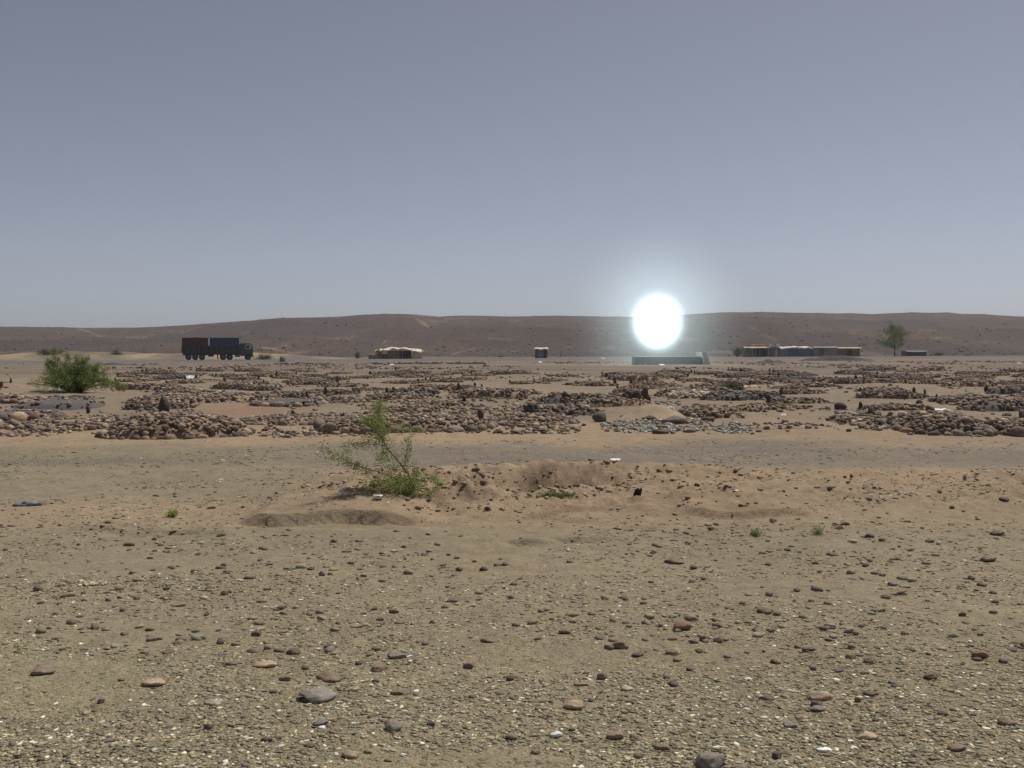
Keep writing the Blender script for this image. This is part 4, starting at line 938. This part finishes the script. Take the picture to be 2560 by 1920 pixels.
# dark earth bank in front of the shacks
def bank(px0, px1, pyb, pyt, d, lab, m, name='earth_bank'):
    a, b = D(px0, pyb, d), D(px1, pyb, d); W = b.x - a.x; Hh = D(px0, pyt, d).z - a.z
    vv, ff = [], []; nx, ny = 60, 12
    for j in range(ny + 1):
        for i in range(nx + 1):
            u_, v_ = i / nx, j / ny
            e = math.sin(math.pi * u_) ** .35 * math.sin(math.pi * v_)
            vv.append([(u_ - .5) * W, (v_ - .5) * 4, -.25 + (Hh + .25) * e * (1 + .5 * float(vn(np.array(u_ * 9), np.array(v_ * 2), int(px0))))])
    for j in range(ny):
        for i in range(nx): k = j * (nx + 1) + i; ff.append([k, k+1, k+nx+2, k+nx+1])
    o = mk(name, vv, ff, m, smooth=True); o.location = ((a.x + b.x) / 2, d, hz((a.x + b.x) / 2, d) + .02)
    return tag(o, lab, 'bank')
M['darkearth'] = mat('dark_earth', (.085, .068, .058), .95, .35, 2, .6)
bank(2000, 2185, 903, 893, 165, 'dark earth bank below the plastered and mud huts', M['darkearth'])
bank(1895, 1960, 909, 902, 130, 'small dark heap of earth and scraps in front of the shacks', M['darkearth'], 'earth_heap')
bank(240, 330, 910, 906, 120, 'low dark ridge of earth right of the big green bush', M['darkearth'])
for (a, b, y_, d_) in ((690, 815, 908, 128), (930, 1105, 909, 125), (1120, 1215, 909, 126)):
    x_ = rng.uniform((a - 1280) / F * d_, (b - 1280) / F * d_, 90); yy = d_ + rng.normal(0, 1.0, 90); s = .16 * LN(.4, 90)
    V_, F_, C_ = scatter_geo(np.stack([x_, yy, HT(x_, yy) + s * .3], -1), s * 1.3, s, s * .8, rcol({'dark': 5, 'purple': 3}, 90), P1)
    cx_ = V_.mean(0); o = mk('stone_row', V_ - cx_, F_, M['rock'], col=C_); o.location = cx_
    tag(o, {690: 'row of dark stones in front of the road below the grey boulder', 930: 'long row of dark stones in front of the ragged hut', 1120: 'short row of dark stones between hut and kiosk'}[a], 'stone row')

# ------------------------------------------------------------------ dark building under the glare, and the glare as an added glowing ball
a, b = D(1590, 912, 114), D(1752, 912, 114); W = b.x - a.x; zb = hz((a.x + b.x) / 2, 114)
bl = empty('low_building', ((a.x + b.x) / 2, 114, zb)); tag(bl, 'low dark blue-grey concrete block under the glare', 'building')
Ht = D(1600, 892, 114).z - zb
box('wall', [(-W / 2, W / 2, 0, 4, -.3, Ht - .2)], M['concrete'], bl, .0)
box('roof', (-W / 2 - .02, W / 2 + .02, -.03, 4.05, Ht - .198, Ht), M['concrete'], bl, .04)
box('ledge', (-W / 2, W / 2, -.05, -.003, Ht * .45, Ht * .52), M['concrete'], bl)
V_ = [[0, -.4, -.3], [.8, -.4, -.3], [.22, -.4, Ht * 1.6], [-.3, -.4, Ht * 1.6], [0, 3.6, -.3], [.8, 3.6, -.3], [.22, 3.6, Ht * 1.6], [-.3, 3.6, Ht * 1.6]]
bt = mk('buttress', V_, [[0, 1, 2, 3], [7, 6, 5, 4], [0, 4, 5, 1], [1, 5, 6, 2], [2, 6, 7, 3], [3, 7, 4, 0]], M['palestone'], bl)
bt.location = (W / 2 + .36, 0, 0); bt['label'] = 'pale slanting end wall'

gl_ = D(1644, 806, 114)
em = bpy.data.materials.new('glare_white'); em.use_nodes = True; e_ = em.node_tree.nodes; e_.remove(e_['Principled BSDF'])
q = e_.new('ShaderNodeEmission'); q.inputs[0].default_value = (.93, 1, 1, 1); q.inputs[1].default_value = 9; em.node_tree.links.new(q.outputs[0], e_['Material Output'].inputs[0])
vv, ff = I3; vv, ff = ico(4)
gr = empty('glare_ball', gl_); tag(gr, 'dazzling round white glare, an added glowing ball above the low dark building', 'glare')  # emissive ball added to stand in for the glare, not a known lamp
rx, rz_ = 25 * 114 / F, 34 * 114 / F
mk('glare_core', vv * np.array([rx, rx, rz_]), ff, em, gr, smooth=True)
hm = bpy.data.materials.new('glare_halo'); hm.use_nodes = True; nt = hm.node_tree; nt.nodes.remove(nt.nodes['Principled BSDF'])
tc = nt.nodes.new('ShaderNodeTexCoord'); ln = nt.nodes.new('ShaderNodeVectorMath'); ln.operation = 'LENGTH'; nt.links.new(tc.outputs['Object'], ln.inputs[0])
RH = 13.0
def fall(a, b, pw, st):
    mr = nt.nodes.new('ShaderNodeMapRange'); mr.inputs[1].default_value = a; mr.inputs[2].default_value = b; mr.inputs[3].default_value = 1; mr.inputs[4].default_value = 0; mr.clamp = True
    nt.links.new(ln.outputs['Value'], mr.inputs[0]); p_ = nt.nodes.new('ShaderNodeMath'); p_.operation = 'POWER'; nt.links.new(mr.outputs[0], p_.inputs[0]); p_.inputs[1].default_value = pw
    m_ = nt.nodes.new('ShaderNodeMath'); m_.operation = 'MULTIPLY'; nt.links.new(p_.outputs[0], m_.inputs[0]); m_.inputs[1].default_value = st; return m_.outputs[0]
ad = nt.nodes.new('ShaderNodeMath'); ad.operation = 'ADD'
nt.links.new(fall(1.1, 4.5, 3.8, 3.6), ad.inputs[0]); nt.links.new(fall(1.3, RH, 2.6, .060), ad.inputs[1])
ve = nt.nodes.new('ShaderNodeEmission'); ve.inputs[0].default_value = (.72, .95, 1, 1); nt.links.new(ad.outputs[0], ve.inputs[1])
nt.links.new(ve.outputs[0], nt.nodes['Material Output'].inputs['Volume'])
halo = mk('glare_halo', I3[0] * RH, I3[1], hm, gr, smooth=True); halo.scale = (1, 1, 1.1)  # soft halo of the glare, added as an emissive volume

HZ = True
if HZ:
    hzm = bpy.data.materials.new('haze'); hzm.use_nodes = True; nt = hzm.node_tree; nt.nodes.remove(nt.nodes['Principled BSDF'])
    pv = nt.nodes.new('ShaderNodeVolumePrincipled'); pv.inputs['Color'].default_value = (.86, .86, .92, 1); pv.inputs['Density'].default_value = .00026
    pv.inputs['Anisotropy'].default_value = .2
    nt.links.new(pv.outputs[0], nt.nodes['Material Output'].inputs['Volume'])
    V_, F_ = boxes([(-12000, 12000, -1500, 9500, -12, 75)])
    hb = mk('haze', V_, F_, hzm); tag(hb, 'thin dusty haze in the desert air', 'haze', kind='stuff')

# ------------------------------------------------------------------ litter, broken glass and sandy mound
sm = G(1660, 1048); W_ = 3.4
def lumpm(name, px_, py_, wpx, hm_, dep, m, lab, cat):
    p = on(px_, py_); W = wpx * p.y / F; vv, ff = [], []; nx, ny = 50, 24
    for j in range(ny + 1):
        for i in range(nx + 1):
            a, b = -1 + 2 * i / nx, -1 + 2 * j / ny; r = math.hypot(a, b)
            vv.append([a * W / 2, b * dep / 2, hm_ * max(0, math.cos(min(r, 1) * math.pi) * .5 + .5) * (1 + .3 * float(vn(np.array(a * 5), np.array(b * 4), 3))) - (.04)])
    for j in range(ny):
        for i in range(nx): k = j * (nx + 1) + i; ff.append([k, k+1, k+nx+2, k+nx+1])
    o = mk(name, vv, ff, m, smooth=True); o.location = (p.x, p.y + dep / 2, hz(p.x, p.y + dep / 2)); return tag(o, lab, cat)
M['sand'] = mat('pale_sand', (.31, .235, .15), .95, .15, 3, .4)
lumpm('sand_mound', 1665, 1052, 230, .36, 3.6, M['sand'], 'smooth pale sand mound behind the broken glass', 'mound')
def shards(px0, px1, py0, py1, n, label, cols, s0=.035, dark=0):
    qx = rng.uniform(px0, px1, n); qy = py0 + (py1 - py0) * rng.uniform(0, 1, n)
    kk = ((qx - (px0 + px1) / 2) / ((px1 - px0) / 2)) ** 2 + ((qy - (py0 + py1) / 2) / ((py1 - py0) / 2)) ** 2 < 1.0 + .2 * rng.normal(size=n)
    qx, qy = qx[kk], qy[kk]; pp = np.array([G(a, b)[:] for a, b in zip(qx, qy)]); pp[:, 2] = HT(pp[:, 0], pp[:, 1]) + .01
    s = s0 * LN(.5, len(pp)); cc = np.array(cols)[rng.integers(0, len(cols), len(pp))] * rng.uniform(.7, 1.3, (len(pp), 1))
    V_, F_, C_ = scatter_geo(pp, s * 1.2, s, s * .35, cc, P1, .5)
    c0 = V_.mean(0); o = mk('broken_glass', V_ - c0, F_, M['bottle'], col=C_); o.location = c0
    tag(o, label, 'broken glass', kind='stuff')
GL = [(.19, .22, .18), (.13, .14, .11), (.36, .39, .35), (.08, .07, .06), (.19, .15, .12), (.25, .29, .25)]
shards(1505, 1700, 1052, 1088, 560, 'greenish broken glass spread left of the dark slabs', GL)
shards(1600, 1790, 1046, 1086, 420, 'mixed glass and dark scraps below the sandy mound', GL + [(.06, .05, .05), (.08, .06, .055), (.6, .6, .58)])
shards(1780, 1885, 1060, 1088, 280, 'thin strip of green glass at the right of the mound', GL)
shards(2130, 2185, 1032, 1058, 260, 'small patch of pale green glass by the right graves', [(.32, .40, .36), (.2, .25, .22)], .04)
shards(1645, 1690, 1024, 1032, 60, 'few pale glass bits on top of the sand mound', [(.5, .55, .52), (.25, .3, .28)], .05)
shards(195, 272, 1459, 1471, 170, 'thin scrap of pale straw on the gravel at left', [(.5, .44, .28), (.38, .33, .2)], .012)
for (qx, qy, w_, lab, cc) in ((1655, 1085, 40, 'dark slab lying in the glass, middle one', 'dark'), (1730, 1082, 34, 'dark slab lying in the glass, right one', 'purple'), (1770, 1053, 36, 'dark stone right of the sandy mound top', 'dark'), (1690, 1060, 60, 'purplish rock at the foot of the sand mound', 'purple'), (1625, 1050, 34, 'dark slab at the left foot of the sand mound', 'dark')):
    loose(qx, qy, w_, .4, cc, lab, P2)

def crumple(name, px_, py_, wpx, hr, m, lab, cat, seed, flat=1.0, fold=.5):
    p = on(px_, py_); a = wpx * p.y / F / 2
    v, f = I3; v = v.copy(); nz_ = fbm(v[:, 0] * 2.2 + seed, v[:, 1] * 2.2 + v[:, 2] * 1.7, seed, 4)
    v *= (1 + fold * nz_)[:, None]; v *= np.array([a, a * .6, a * hr]); v[:, 2] = np.maximum(v[:, 2], -a * hr * .35)
    o = mk(name, v, f, m); o.location = (p.x, p.y + a * .3, p.z + a * hr * .25); return tag(o, lab, cat)
crumple('rag', 64, 1264, 58, .30, M['cloth'], 'crumpled blue-grey rag on bare ground at the left edge', 'rag', 3, fold=.9)
crumple('plastic_bag', 856, 1243, 30, .55, M['greenbag'], 'crumpled pale green plastic bag left of the white can', 'bag', 5)
crumple('plastic_bag', 965, 948 + 4, 1, .5, M['white'], 'tiny white plastic scrap', 'bag', 6) if False else None
# crushed can
p = on(945, 1246); v, f = tube_geo([(-.05, 0, 0), (-.045, 0, 0), (0, .004, 0), (.045, 0, .0), (.05, 0, 0)], [.022, .033, .026, .033, .022], 18)
cn = empty('can', (p.x, p.y, p.z + .02), R(-12)); tag(cn, 'crushed white drinks can below the sparse shrub', 'can')
o = mk('body', v, f, M['white'], cn, smooth=True); o.scale = (1, 1, .7)
v, f = cyl_geo((0.052, 0, 0), (1, 0, 0), .02, .004, 14); o = mk('lid', v, f, M['steel'], cn); o.scale = (1, 1, .7)
v, f = tube_geo([(0.0, -.027, .004), (.03, -.03, .006)], [.007, .006], 6); mk('stripe', v, f, M['bluepaint'], cn)
# black shoe standing on its heel at the pit's rim
p = on(1586, 1249)
v, f = I3; v = v.copy(); v = v * np.array([.036, .028, .078]); v[:, 0] += .25 * (v[:, 2] + .1) ; v[:, 0] -= .05 * (v[:, 2] < -.06)
sh_ = empty('shoe', (p.x, p.y, p.z + .055), R(20)); tag(sh_, 'old black shoe standing upright on the sand right of the pit', 'shoe')
mk('upper', v, f, M['rubber'], sh_, smooth=True)
v2 = v * np.array([.35, 1.1, 1.05]); v2[:, 0] += .25 * v[:, 2] + .055; mk('sole', v2, f, M['darkcloth'], sh_, smooth=True)
def scrap(px_, py_, w_, h_, lab, m='white', rz=0, cat='litter', name='scrap'):
    p = on(px_, py_); a = w_ * p.y / F / 2; nx = 6; vv, ff = [], []
    for side in (0, 1):
        for j in range(4):
            for i in range(nx + 1):
                vv.append([-a + 2 * a * i / nx + random.gauss(0, a * .05), (j / 3 - .5) * a * 1.2, a * h_ * (.5 + random.random()) * (.3 + j / 4) - side * .006])
    K = (nx + 1) * 4
    for j in range(3):
        for i in range(nx): k = j * (nx + 1) + i; ff += [[k, k+1, k+nx+2, k+nx+1], [K+k, K+k+nx+1, K+k+nx+2, K+k+1]]
    o = mk(name, vv, ff, M[m]); o.location = (p.x, p.y, p.z + .008); o.rotation_euler = (0, 0, rz); tag(o, lab, cat)
scrap(1538, 1152, 24, .3, 'white paper strip on the dirt track', rz=-.2); scrap(1697, 1169, 34, .2, 'pale plastic sheet on the track above the sandy belt')
scrap(474, 948, 22, .6, 'white plastic scrap caught on stones right of the big bush'); scrap(327, 952, 9, .8, 'tiny pale blue scrap beside the big green bush')
scrap(1820, 962, 24, .5, 'cream scrap behind the pale green shrub', 'canvas'); scrap(1862, 968, 20, .3, 'left yellowish stick-like scrap right of the pale shrub', 'tanwood'); scrap(1884, 967, 16, .3, 'right yellowish scrap right of the pale shrub', 'tanwood')
scrap(1655, 914, 12, .5, 'white scrap below the low dark building'); scrap(1508, 899, 9, .9, 'pale speck of litter left of the low dark building', 'canvas'); scrap(1351, 907, 8, .8, 'white speck of litter in front of the kiosk')
scrap(980, 914, 10, .7, 'white speck of litter in front of the ragged hut'); scrap(2548, 912, 10, 1.2, 'whitish scrap at the far right edge')
scrap(1958, 1040, 12, .8, 'small white ring-like scrap among the right graves'); scrap(2350, 1026, 40, .15, 'row of white shells of litter at right', 'white'); scrap(970, 1258, 6, .5, 'tiny white bit below the can')
